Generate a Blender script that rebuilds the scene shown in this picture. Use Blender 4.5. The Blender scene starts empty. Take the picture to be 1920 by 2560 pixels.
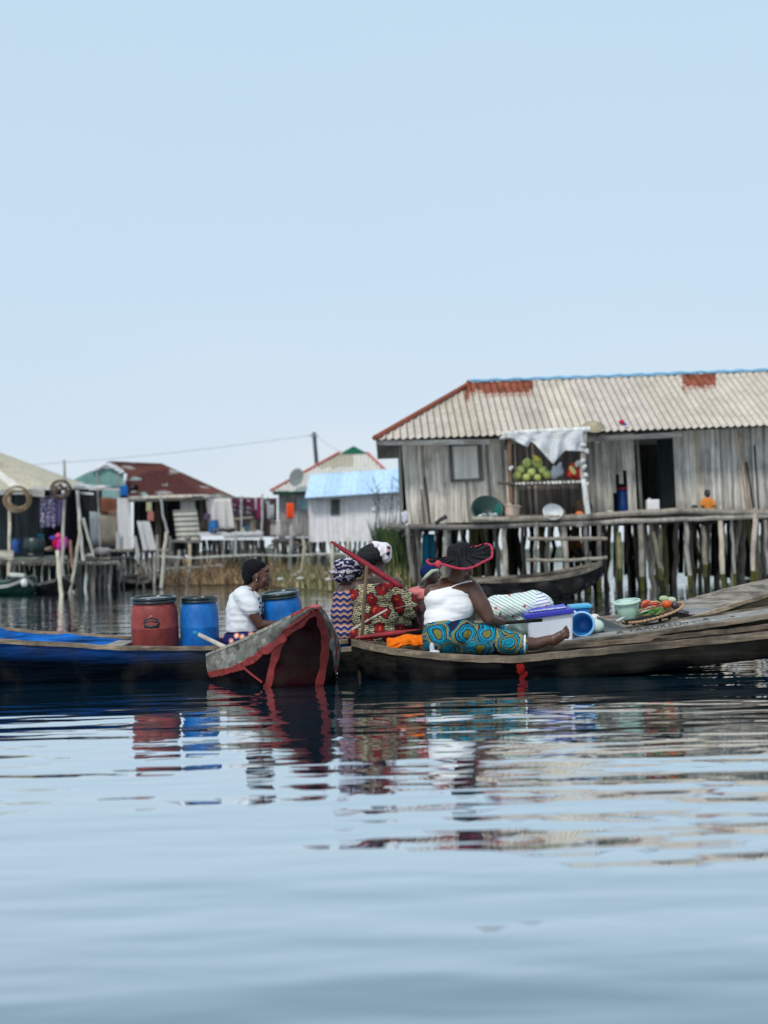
import bpy, bmesh, math, random
from mathutils import Vector, Matrix, noise, Euler
random.seed(7)
R = random.random
S = bpy.context.scene
C = S.collection
# ---------------------------------------------------------------- camera
F, CX, CY, HCAM = 3700.0, 960.0, 1280.0, 1.0
PITCH, ROLL = math.atan(88/F), math.radians(1.5)
cam = bpy.data.objects.new('camera', bpy.data.cameras.new('camera')); C.objects.link(cam)
CM = Matrix.Rotation(math.pi/2+PITCH, 4, 'X') @ Matrix.Rotation(-ROLL, 4, 'Z')
cam.matrix_world = Matrix.Translation((0,0,HCAM)) @ CM
cd = cam.data; cd.sensor_fit = 'VERTICAL'; cd.sensor_height = 24; cd.lens = F/2560*24
cd.clip_start = .1; cd.clip_end = 5000
cd.dof.use_dof = True; cd.dof.focus_distance = 11.5; cd.dof.aperture_fstop = 1.1
S.camera = cam
S.view_settings.view_transform = 'Standard'; S.view_settings.look = 'None'; S.view_settings.exposure = 0; S.view_settings.gamma = 1
# ---------------------------------------------------------------- sky
SUN_EL, SUN_ROT = math.radians(48), math.radians(205)
w = bpy.data.worlds.new('World'); S.world = w; w.use_nodes = True
nt = w.node_tree; nt.nodes.clear()
def NN(nt, t, **k):
    n = nt.nodes.new(t)
    for a, b in k.items(): setattr(n, a, b)
    return n
out = NN(nt, 'ShaderNodeOutputWorld'); mixs = NN(nt, 'ShaderNodeMixShader'); b1 = NN(nt, 'ShaderNodeBackground'); b2 = NN(nt, 'ShaderNodeBackground')
sky = NN(nt, 'ShaderNodeTexSky', sky_type='NISHITA'); sky.sun_disc = False; sky.sun_elevation = SUN_EL; sky.sun_rotation = SUN_ROT; sky.dust_density = 3
tc = NN(nt, 'ShaderNodeTexCoord'); sep = NN(nt, 'ShaderNodeSeparateXYZ'); rp = NN(nt, 'ShaderNodeValToRGB')
nt.links.new(tc.outputs['Generated'], sep.inputs[0])
cn = NN(nt, 'ShaderNodeTexNoise'); cn.inputs['Scale'].default_value = 2.2; cn.inputs['Detail'].default_value = 4
cmap = NN(nt, 'ShaderNodeMapping'); cmap.inputs['Scale'].default_value = (1, 1, 3.5)
nt.links.new(tc.outputs['Generated'], cmap.inputs[0]); nt.links.new(cmap.outputs[0], cn.inputs['Vector'])
ma = NN(nt, 'ShaderNodeMath', operation='MULTIPLY_ADD'); ma.inputs[1].default_value = .34; nt.links.new(cn.outputs[0], ma.inputs[0]); nt.links.new(sep.outputs[2], ma.inputs[2])
sb = NN(nt, 'ShaderNodeMath', operation='SUBTRACT'); sb.inputs[1].default_value = .17; nt.links.new(ma.outputs[0], sb.inputs[0])
nt.links.new(sb.outputs[0], rp.inputs[0])
cr = rp.color_ramp; cr.elements[0].position = 0; cr.elements[0].color = (.74,.83,.905,1); cr.elements[1].position = 1; cr.elements[1].color = (.56,.71,.865,1)
for p_, c_ in ((.07,(.66,.775,.90,1)), (.18,(.60,.755,.89,1)), (.35,(.565,.74,.89,1))):
    e = cr.elements.new(p_); e.color = c_
nt.links.new(rp.outputs[0], b2.inputs[0]); b2.inputs[1].default_value = 1.07
nt.links.new(sky.outputs[0], b1.inputs[0]); b1.inputs[1].default_value = .12
mixs.inputs[0].default_value = .85
nt.links.new(b1.outputs[0], mixs.inputs[1]); nt.links.new(b2.outputs[0], mixs.inputs[2]); nt.links.new(mixs.outputs[0], out.inputs[0])
sl = bpy.data.lights.new('sun', 'SUN'); sl.energy = 2.1; sl.angle = math.radians(12); sl.color = (1,.95,.88)
so = bpy.data.objects.new('sun', sl); C.objects.link(so)
sd = Vector((math.sin(SUN_ROT)*math.cos(SUN_EL), math.cos(SUN_ROT)*math.cos(SUN_EL), math.sin(SUN_EL)))
so.rotation_euler = sd.to_track_quat('Z','Y').to_euler()
# ---------------------------------------------------------------- projection helpers: a photo pixel at a chosen real distance
def ray(px, py): return (CM.to_3x3() @ Vector(((px-CX)/F, -(py-CY)/F, -1)))
def W(px, py, Y):
    d = ray(px, py); return Vector((0,0,HCAM)) + d*(Y/d.y)
def WG(px, py, z=0):
    d = ray(px, py); return Vector((0,0,HCAM)) + d*((z-HCAM)/d.z)
def PM(px, Y): return px*Y/F
# ---------------------------------------------------------------- materials
MATS = {}
def hexc(h):
    c = [int(h[i:i+2],16)/255 for i in (0,2,4)]
    return tuple(x/12.92 if x<=.04045 else ((x+.055)/1.055)**2.4 for x in c)
def mat(name, scale=(6,6,6), amt=.35, rough=.8, metal=0, bump=.3, bdist=.004, spec=.35, sss=0, detail=5, dirt=0, coord='Object', lo=.0, hi=1.0, trans=0):
    if name in MATS: return MATS[name]
    m = bpy.data.materials.new(name); m.use_nodes = True; nt = m.node_tree; b = nt.nodes['Principled BSDF']
    at = NN(nt, 'ShaderNodeAttribute', attribute_name='Col'); tc = NN(nt, 'ShaderNodeTexCoord'); mp = NN(nt, 'ShaderNodeMapping')
    mp.inputs['Scale'].default_value = scale
    nz = NN(nt, 'ShaderNodeTexNoise'); nz.inputs['Scale'].default_value = 1; nz.inputs['Detail'].default_value = detail; nz.inputs['Roughness'].default_value = .65
    L = nt.links.new
    L(tc.outputs[coord], mp.inputs[0]); L(mp.outputs[0], nz.inputs['Vector'])
    mr = NN(nt, 'ShaderNodeMapRange'); mr.inputs[1].default_value = .3; mr.inputs[2].default_value = .7; mr.inputs[3].default_value = 1-amt; mr.inputs[4].default_value = 1+amt*.7
    L(nz.outputs[0], mr.inputs[0])
    mx = NN(nt, 'ShaderNodeVectorMath', operation='SCALE'); L(at.outputs['Color'], mx.inputs[0]); L(mr.outputs[0], mx.inputs['Scale'])
    last = mx.outputs[0]
    if dirt:
        n2 = NN(nt, 'ShaderNodeTexNoise'); n2.inputs['Scale'].default_value = 2.3; n2.inputs['Detail'].default_value = 6; L(tc.outputs[coord], n2.inputs['Vector'])
        r2 = NN(nt, 'ShaderNodeMapRange'); r2.inputs[1].default_value = .5; r2.inputs[2].default_value = .68; r2.inputs[3].default_value = 0; r2.inputs[4].default_value = dirt; L(n2.outputs[0], r2.inputs[0])
        m2 = NN(nt, 'ShaderNodeMix', data_type='RGBA'); m2.inputs[7].default_value = (.035,.032,.028,1)
        L(r2.outputs[0], m2.inputs[0]); L(last, m2.inputs[6]); last = m2.outputs[2]
    L(last, b.inputs['Base Color'])
    b.inputs['Roughness'].default_value = rough; b.inputs['Metallic'].default_value = metal; b.inputs['Specular IOR Level'].default_value = spec
    if sss: b.inputs['Subsurface Weight'].default_value = sss; b.inputs['Subsurface Scale'].default_value = .01
    if trans: b.inputs['Transmission Weight'].default_value = trans
    if bump:
        bp = NN(nt, 'ShaderNodeBump'); bp.inputs['Strength'].default_value = bump; bp.inputs['Distance'].default_value = bdist
        L(nz.outputs[0], bp.inputs['Height']); L(bp.outputs[0], b.inputs['Normal'])
    MATS[name] = m; return m
WOODV = mat('weathered_wood_upright', (26,26,1.6), .55, .9, dirt=.38, spec=.08)
WOODX = mat('weathered_wood_lengthwise', (1.8,16,16), .55, .9, dirt=.6, bdist=.012, bump=.6, spec=.08)
POLE  = mat('pole_wood', (14,14,4), .45, .9, dirt=.35, spec=.08)
TIN   = mat('sheet_metal', (3,3,1.2), .28, .65, bump=.1, dirt=.22, spec=.2)
ROOFT = mat('roof_sheet', (9,9,1.5), .22, .75, bump=.1, dirt=.12, spec=.08)
PLAST = mat('plastic', (9,9,9), .14, .38, bump=.05, spec=.5)
DULLP = mat('scuffed_plastic', (11,11,7), .42, .5, bump=.25, spec=.4, dirt=.32, detail=8)
CLOTH = mat('cloth', (30,30,30), .22, .92, bump=.4, bdist=.003, spec=.08)
SKIN  = mat('skin', (40,40,40), .15, .42, bump=.15, bdist=.001, spec=.5)
HAIR  = mat('hair', (60,60,120), .5, .7, bump=.9, bdist=.006, spec=.08)
LEAF  = mat('leaf', (8,8,8), .4, .7, bump=0, spec=.08)
PAINTW= mat('chipped_paint', (6,6,9), .45, .7, dirt=.75, bump=.5, bdist=.008)
BOATB = mat('hull_paint', (5,14,14), .5, .75, dirt=.6, bump=.6, bdist=.01, spec=.0)
WHITEW= mat('whitewashed_board', (12,12,1.3), .2, .85, dirt=.12, spec=.1)
HULLD = mat('dark_hull', (2.2,20,34), .8, .8, dirt=.75, bump=.8, bdist=.02, spec=.0, detail=8)
RIMW  = mat('worn_rim_wood', (3.0,30,30), .7, .85, dirt=.85, bump=.8, bdist=.012, spec=.08, detail=8)
STRAW = mat('straw', (60,60,60), .4, .85, bump=.9, bdist=.004, spec=.08)

def fabric(name, build):
    if name in MATS: return MATS[name]
    m = bpy.data.materials.new(name); m.use_nodes = True; nt = m.node_tree; b = nt.nodes['Principled BSDF']; b.inputs['Roughness'].default_value = .85; b.inputs['Specular IOR Level'].default_value = .25
    tc = NN(nt,'ShaderNodeTexCoord'); mp = NN(nt,'ShaderNodeMapping'); mp.inputs['Rotation'].default_value = (-math.pi/2,0,0)
    nt.links.new(tc.outputs['Object'], mp.inputs[0])
    col = build(nt, mp.outputs[0]); nt.links.new(col, b.inputs['Base Color'])
    nz = NN(nt,'ShaderNodeTexNoise'); nz.inputs['Scale'].default_value = 14; nt.links.new(tc.outputs['Object'], nz.inputs['Vector'])
    bp = NN(nt,'ShaderNodeBump'); bp.inputs['Strength'].default_value = .6; bp.inputs['Distance'].default_value = .02; nt.links.new(nz.outputs[0], bp.inputs['Height']); nt.links.new(bp.outputs[0], b.inputs['Normal'])
    MATS[name] = m; return m
def ramp(nt, fac, stops, interp='CONSTANT'):
    r = NN(nt,'ShaderNodeValToRGB'); r.color_ramp.interpolation = interp; el = r.color_ramp.elements
    while len(el) > 1: el.remove(el[-1])
    el[0].position = stops[0][0]; el[0].color = (*stops[0][1],1)
    for p,c in stops[1:]: e = el.new(p); e.color = (*c,1)
    nt.links.new(fac, r.inputs[0]); return r.outputs[0]
def mixc(nt, f, a, b):
    m = NN(nt,'ShaderNodeMix', data_type='RGBA')
    for s, v in ((0,f),(6,a),(7,b)):
        if isinstance(v, (tuple,float,int)): m.inputs[s].default_value = v if not isinstance(v,tuple) else (*v,1)
        else: nt.links.new(v, m.inputs[s])
    return m.outputs[2]
def vor(nt, vec, sc, rnd=.7, feat='F1'):
    v = NN(nt,'ShaderNodeTexVoronoi', voronoi_dimensions='2D', feature=feat); v.inputs['Scale'].default_value = sc; v.inputs['Randomness'].default_value = rnd; nt.links.new(vec, v.inputs['Vector']); return v
def wav(nt, vec, sc, dist, ds=2, rot=None, prof='SIN', bands='Y'):
    w_ = NN(nt,'ShaderNodeTexWave', bands_direction=bands, wave_profile=prof); w_.inputs['Scale'].default_value = sc; w_.inputs['Distortion'].default_value = dist; w_.inputs['Detail Scale'].default_value = ds; w_.inputs['Detail'].default_value = 1
    if rot is not None:
        m = NN(nt,'ShaderNodeMapping'); m.inputs['Rotation'].default_value = (0,0,rot); nt.links.new(vec, m.inputs[0]); vec = m.outputs[0]
    nt.links.new(vec, w_.inputs['Vector']); return w_.outputs['Fac']
NAVY = (.008,.012,.05)
def warp(nt, v, sc, amt):
    n=NN(nt,'ShaderNodeTexNoise'); n.inputs['Scale'].default_value=sc; n.inputs['Detail'].default_value=2; nt.links.new(v,n.inputs['Vector'])
    a=NN(nt,'ShaderNodeVectorMath',operation='SUBTRACT'); a.inputs[1].default_value=(.5,.5,.5); nt.links.new(n.outputs['Color'],a.inputs[0])
    b=NN(nt,'ShaderNodeVectorMath',operation='SCALE'); b.inputs['Scale'].default_value=amt; nt.links.new(a.outputs[0],b.inputs[0])
    c=NN(nt,'ShaderNodeVectorMath',operation='ADD'); nt.links.new(v,c.inputs[0]); nt.links.new(b.outputs[0],c.inputs[1]); return c.outputs[0]
def f_teal(nt, v):
    v=warp(nt,v,7,.09)
    a = vor(nt, v, 6.2, .62)
    base = ramp(nt, a.outputs['Distance'], [(0,(.20,.18,.04)),(.19,NAVY),(.23,(.0,.22,.36)),(.28,(.01,.32,.48)),(.33,NAVY),(.36,(.0,.24,.38)),(.42,NAVY),(.47,(.25,.23,.08)),(.56,(.0,.22,.34)),(.62,NAVY)])
    cell = ramp(nt, a.outputs['Color'], [(0,(0,0,0)),(.5,(1,1,1))])
    alt = ramp(nt, a.outputs['Distance'], [(0,(.01,.28,.42)),(.12,(.0,.16,.26)),(.17,(.01,.34,.5)),(.25,NAVY),(.29,(.2,.19,.05)),(.37,NAVY),(.40,(.0,.24,.38)),(.47,NAVY),(.5,(.30,.27,.10)),(.60,NAVY)])
    c = mixc(nt, cell, base, alt)
    st = ramp(nt, wav(nt, v, 38, 3, 4, .4), [(0,(.35,.35,.35)),(.3,(1,1,1))])
    mul = NN(nt,'ShaderNodeMix', data_type='RGBA', blend_type='MULTIPLY'); mul.inputs[0].default_value = .75
    nt.links.new(c, mul.inputs[6]); nt.links.new(st, mul.inputs[7]); return mul.outputs[2]
def f_red(nt, v):
    st = ramp(nt, wav(nt, v, 22, 6, 3, .15), [(0,(.006,.005,.008)),(.45,(.28,.24,.12)),(.72,(.52,.47,.30))])
    v = warp(nt,v,16,.07); a = vor(nt, v, 8.5, .95)
    fl = ramp(nt, a.outputs['Distance'], [(0,(.50,.07,.015)),(.11,(.02,.01,.015)),(.14,(.22,.006,.012)),(.24,(.02,.005,.01)),(.26,(.25,.008,.014)),(.34,(.012,.008,.012)),(.42,(0,0,0))])
    mk = ramp(nt, a.outputs['Distance'], [(0,(1,1,1)),(.42,(0,0,0))])
    return mixc(nt, mk, st, fl)
def f_band(nt, v):
    sp = NN(nt,'ShaderNodeSeparateXYZ'); nt.links.new(v, sp.inputs[0])
    def mt(op,a,b=None):
        m = NN(nt,'ShaderNodeMath',operation=op)
        for i,x in enumerate((a,b)):
            if x is None: continue
            if isinstance(x,(int,float)): m.inputs[i].default_value = x
            else: nt.links.new(x,m.inputs[i])
        return m.outputs[0]
    s = mt('SINE', mt('MULTIPLY', sp.outputs[0], 110.)); y = mt('MULTIPLY', sp.outputs[1], 22.)
    fr = mt('FRACT', mt('ADD', y, mt('MULTIPLY', s, .16)))
    return ramp(nt, fr, [(0,(.012,.02,.12)),(.42,(.35,.28,.3)),(.5,(.52,.25,.14)),(.78,(.02,.04,.18)),(.86,(.3,.25,.28)),(.93,(.012,.02,.12))])
def f_wrap(nt, v):
    return ramp(nt, wav(nt, v, 6, 8, 3.2), [(0,(.01,.012,.05)),(.4,(.3,.1,.06)),(.47,(.01,.012,.06)),(.62,(.6,.6,.66)),(.78,(.03,.03,.1)),(.86,(.5,.46,.5))])
def f_navyflower(nt, v):
    a = vor(nt, v, 14, 1); return ramp(nt, a.outputs['Distance'], [(0,(.75,.6,.45)),(.16,(.7,.2,.06)),(.3,(.06,.08,.3)),(.38,(.008,.012,.07))])
def f_heap(nt, v):
    g = ramp(nt, wav(nt, v, 13, 1.2, 1, .55), [(0,(.16,.36,.27)),(.17,(.70,.74,.73))])
    b_ = ramp(nt, wav(nt, v, 12, 1, 1, -.15), [(0,(.16,.19,.42)),(.2,(.74,.76,.78))])
    v2=warp(nt,v,5,.12); a = vor(nt, v2, 5.2, 1); k = ramp(nt, a.outputs['Color'], [(0,(0,0,0)),(.6,(1,1,1))]); c = mixc(nt, k, g, b_); a2 = vor(nt, v, 8, 1); k2 = ramp(nt, a2.outputs['Distance'], [(0,(1,1,1)),(.1,(0,0,0))]); return mixc(nt, k2, c, (.45,.12,.1))
def f_purple(nt, v):
    return ramp(nt, wav(nt, v, 2.6, 9, 3), [(0,(.05,.04,.12)),(.35,(.3,.26,.4)),(.6,(.08,.07,.18)),(.8,(.45,.42,.5))])
def f_laundry(nt, v):
    return ramp(nt, wav(nt, v, 1.6, 9, 3), [(0,(.07,.015,.03)),(.4,(.4,.4,.45)),(.55,(.09,.03,.06)),(.8,(.3,.3,.36))])
# ---------------------------------------------------------------- mesh builder
WL = {}
def setp(o, label=None, cat=None, group=None, kind=None):
    if label: o['label'] = label
    if cat: o['category'] = cat
    if group: o['group'] = group
    if kind: o['kind'] = kind
    return o
def T(name, label, cat, loc, group=None):
    o = bpy.data.objects.new(name, None); C.objects.link(o); o.location = loc; o.empty_display_size = .2; WL[o.name] = Vector(loc); return setp(o, label, cat, group)
def smoothstep(a,b,x):
    t = max(0,min(1,(x-a)/(b-a))); return t*t*(3-2*t)
class MB:
    def __init__(s): s.v=[]; s.f=[]; s.c=[]
    def add(s, vs, fs, col):
        o = len(s.v); s.v += [Vector(x) for x in vs]
        for i,f in enumerate(fs):
            s.f.append([o+k for k in f]); s.c.append(col[i] if isinstance(col, list) else col)
        return s
    def quad(s, a,b,c,d, col): return s.add([a,b,c,d],[(0,1,2,3)],col)
    def box(s, c, h, col, rot=None):
        c=Vector(c); vs=[]
        for x in (-1,1):
            for y in (-1,1):
                for z in (-1,1):
                    p=Vector((x*h[0],y*h[1],z*h[2]));  vs.append(c+(rot@p if rot else p))
        return s.add(vs,[(0,1,3,2),(4,6,7,5),(0,4,5,1),(2,3,7,6),(0,2,6,4),(1,5,7,3)],col)
    def prism(s, a, b, wv, hv, col):
        # board from a to b with half-width vector wv and half-thickness vector hv
        a=Vector(a);b=Vector(b); vs=[p+wv*x+hv*y for p in (a,b) for x in (-1,1) for y in (-1,1)]
        return s.add(vs,[(0,1,3,2),(4,6,7,5),(0,4,5,1),(2,3,7,6),(0,2,6,4),(1,5,7,3)],col)
    def tube(s, pts, rad, col, n=8, flat=1):
        pts=[Vector(p) for p in pts]
        if not isinstance(rad,(list,tuple)): rad=[rad]*len(pts)
        rings=[]; up=Vector((0,0,1)); vs=[]
        for i,p in enumerate(pts):
            d=(pts[min(i+1,len(pts)-1)]-pts[max(i-1,0)]).normalized()
            if abs(d.z)>.95: up=Vector((0,1,0))
            a=d.cross(up).normalized(); b=a.cross(d)
            vs+=[p+(a*math.cos(t*2*math.pi/n)+b*math.sin(t*2*math.pi/n)*flat)*rad[i] for t in range(n)]
        fs=[]
        for i in range(len(pts)-1):
            for t in range(n): fs.append((i*n+t,i*n+(t+1)%n,(i+1)*n+(t+1)%n,(i+1)*n+t))
        fs.append(tuple(range(n))[::-1]); k=(len(pts)-1)*n; fs.append(tuple(range(k,k+n)))
        return s.add(vs,fs,col)
    def lathe(s, prof, o, col, M=None, n=28, wob=0, sx=1, cap=True):
        vs=[]; o=Vector(o)
        for k,(r,z) in enumerate(prof):
            for t in range(n):
                a=t*2*math.pi/n; rr=r*(1+wob*math.sin(3*a+k*.3)+wob*.6*math.sin(7*a))
                p=Vector((rr*math.cos(a)*sx, rr*math.sin(a), z)); vs.append(o+(M@p if M else p))
        fs=[]; cc=[]
        for i in range(len(prof)-1):
            for t in range(n): fs.append((i*n+t,i*n+(t+1)%n,(i+1)*n+(t+1)%n,(i+1)*n+t)); cc.append(col[i] if isinstance(col,list) else col)
        if cap:
            fs.append(tuple(range(n))[::-1]); cc.append(col[0] if isinstance(col,list) else col)
            k=(len(prof)-1)*n; fs.append(tuple(range(k,k+n))); cc.append(col[-1] if isinstance(col,list) else col)
        return s.add(vs,fs,cc)
    def ell(s, c, r, col, M=None, n=20, m=12, nz=0, nf=9):
        prof=[]; c=Vector(c); vs=[]
        for i in range(m+1):
            th=math.pi*i/m
            for t in range(n):
                a=2*math.pi*t/n; p=Vector((math.sin(th)*math.cos(a), math.sin(th)*math.sin(a), -math.cos(th)))
                q=Vector((p.x*r[0],p.y*r[1],p.z*r[2])); q=(M@q if M else q)
                if nz: q*=1+nz*noise.noise((c+q)*nf)
                vs.append(c+q)
        fs=[]
        for i in range(m):
            for t in range(n):
                f=(i*n+t,i*n+(t+1)%n,(i+1)*n+(t+1)%n,(i+1)*n+t); fs.append(f)
        return s.add(vs,fs,col)
    def vgrid(s, P, col):
        nu=len(P); nv=len(P[0]); vs=[p for r in P for p in r]; K=[[col(i,j) for j in range(nv)] for i in range(nu)]; fs=[]; cc=[]
        for i in range(nu-1):
            for j in range(nv-1): fs.append((i*nv+j,(i+1)*nv+j,(i+1)*nv+j+1,i*nv+j+1)); cc.append((K[i][j],K[i+1][j],K[i+1][j+1],K[i][j+1]))
        return s.add(vs,fs,cc)
    def grid(s, P, col, close=False):
        nu=len(P); nv=len(P[0]); vs=[p for r in P for p in r]; fs=[]; cc=[]
        for i in range(nu-1 if not close else nu):
            for j in range(nv-1):
                fs.append((i*nv+j,((i+1)%nu)*nv+j,((i+1)%nu)*nv+j+1,i*nv+j+1)); cc.append(col(i,j) if callable(col) else col)
        return s.add(vs,fs,cc)
    def build(s, name, m, parent=None, smooth=False, solid=0, label=None, cat=None, group=None, kind=None, bevel=0, weld=False, org=None):
        if parent is None:
            if org is None:
                xs=[v.x for v in s.v]; ys=[v.y for v in s.v]; o=Vector(((min(xs)+max(xs))/2,(min(ys)+max(ys))/2,min(v.z for v in s.v)))
            else: o=Vector(org)
        else: o=WL[parent.name]
        me=bpy.data.meshes.new(name); me.from_pydata([v-o for v in s.v],[],s.f)
        ca=me.color_attributes.new('Col','FLOAT_COLOR','CORNER'); i=0
        for p,c in zip(me.polygons,s.c):
            p.use_smooth=smooth
            for k_,l in enumerate(p.loop_indices):
                q_=c[k_] if isinstance(c[0],(tuple,list)) else c; ca.data[l].color=(q_[0],q_[1],q_[2],1)
        me.materials.append(m); me.update()
        if weld or True:
            bm=bmesh.new(); bm.from_mesh(me)
            if weld: bmesh.ops.remove_doubles(bm,verts=bm.verts,dist=.0005)
            bmesh.ops.recalc_face_normals(bm,faces=bm.faces); bm.to_mesh(me); bm.free()
        ob=bpy.data.objects.new(name,me); C.objects.link(ob)
        if parent is not None: ob.parent=parent; WL[ob.name]=o
        else: ob.location=o; WL[ob.name]=o
        if solid:
            md=ob.modifiers.new('thickness','SOLIDIFY'); md.thickness=solid; md.offset=0
        if bevel:
            md=ob.modifiers.new('edge','BEVEL'); md.width=bevel; md.segments=2; md.limit_method='ANGLE'
        return setp(ob,label,cat,group,kind)
def jc(c, j=.15):
    k=1+(R()-.5)*2*j; return tuple(max(0,x*k) for x in c)
def knock(pts, amp):
    return [p+Vector((R()-.5,R()-.5,0))*2*amp if 0<i<len(pts)-1 else p for i,p in enumerate(pts)]
def polepts(a, b, n=5, amp=.02): return knock([Vector(a).lerp(Vector(b), i/(n-1)) for i in range(n)], amp)
def pole(m, a, b, r0, r1=None, col=(.2,.18,.15), amp=.015, n=6, seg=8):
    r1 = r0 if r1 is None else r1
    pts=polepts(a,b,n,amp); rr=[(r0+(r1-r0)*i/(n-1))*(1+.18*(R()-.5)) for i in range(n)]
    m.tube(pts, rr, col, n=seg); return m
# organic shapes: closed primitives merged by a voxel remesh into ONE continuous surface
def caps(m, a, b, ra, rb, col=(1,1,1), n=14, k=5, fy=1.0):
    a=Vector(a); b=Vector(b); d=(b-a); L=d.length
    if L<1e-5: d=Vector((0,0,1))
    d.normalize(); q=d.to_track_quat('Z','Y').to_matrix()
    prof=[]
    for i in range(k+1):
        t=math.pi/2*(1-i/k); prof.append((ra*math.cos(t)+1e-4, -ra*math.sin(t)))
    for i in range(k+1):
        t=math.pi/2*i/k; prof.append((rb*math.cos(t)+1e-4, L+rb*math.sin(t)))
    m.lathe(prof, a, col, q, n=n); return m
def organic(m, name, material, parent, vox=.008, smooth=5, col=(1,1,1), trims=(), wr=0, wf=(10,10,10), label=None, colfn=None):
    """bake a remesh + smooth of builder m; trims = [(point, normal)] removes what lies on the normal's side"""
    t=m.build('tmp', material, None, org=(0,0,0)); md=t.modifiers.new('r','REMESH'); md.mode='VOXEL'; md.voxel_size=vox
    if smooth: s_=t.modifiers.new('s','SMOOTH'); s_.iterations=smooth; s_.factor=.6
    dg=bpy.context.evaluated_depsgraph_get(); dg.update(); me=bpy.data.meshes.new_from_object(t.evaluated_get(dg)); bpy.data.objects.remove(t)
    bm=bmesh.new(); bm.from_mesh(me)
    for p,n_ in trims:
        bmesh.ops.bisect_plane(bm,geom=bm.verts[:]+bm.edges[:]+bm.faces[:],plane_co=Vector(p),plane_no=Vector(n_).normalized(),clear_outer=True)
    bm.normal_update()
    if wr:
        for v in bm.verts:
            q=Vector((v.co.x*wf[0],v.co.y*wf[1],v.co.z*wf[2])); v.co+=v.normal*(noise.noise(q)+.5*noise.noise(q*2.3))*wr
    o=WL[parent.name]
    r=MB(); bm.verts.ensure_lookup_table(); r.v=[v.co.copy() for v in bm.verts]; r.f=[[x.index for x in f.verts] for f in bm.faces]
    r.c=[(colfn(f.calc_center_median()) if colfn else col) for f in bm.faces]; bm.free()
    return r.build(name, material, parent, smooth=True, label=label)
def snap(ob, px, py, Y, off=.004):
    d=ray(px,py).normalized(); o=Vector((0,0,HCAM)); q=WL[ob.name]
    h,loc,n_,i_=ob.ray_cast(o-q, d)
    return (loc+q-d*off) if h else W(px,py,Y)
def hand(m, wr, d, nrm, side, s=1.0, curl=.5):
    """palm, four bent fingers and a thumb; d = pointing direction, nrm = back of the hand, side = direction of the thumb"""
    wr=Vector(wr); d=Vector(d).normalized(); side=Vector(side); side=(side-d*side.dot(d)).normalized(); nrm=Vector(nrm); nrm=(nrm-d*nrm.dot(d)-side*nrm.dot(side)).normalized()
    pc=wr+d*.045*s
    for k in (-.022,-.008,.008,.022): caps(m, wr+side*k*.7*s, wr+d*.085*s+side*k*s, .014*s, .011*s)
    for k,L in ((.028,.068),(.010,.078),(-.009,.073),(-.027,.058)):
        a=wr+d*.085*s+side*k*s; b=a+(d*math.cos(curl)-nrm*math.sin(curl))*L*.5*s; c=b+(d*math.cos(curl*2.4)-nrm*math.sin(curl*2.4))*L*.55*s
        caps(m,a,b,.0095*s,.0088*s); caps(m,b,c,.0088*s,.0075*s)
    a=wr+d*.02*s+side*.022*s; b=a+(d*.6+side*.8).normalized()*.045*s-nrm*.01*s; c=b+(d*.9+side*.2-nrm*.4).normalized()*.035*s
    caps(m,a,b,.013*s,.0105*s); caps(m,b,c,.0105*s,.008*s)
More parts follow.
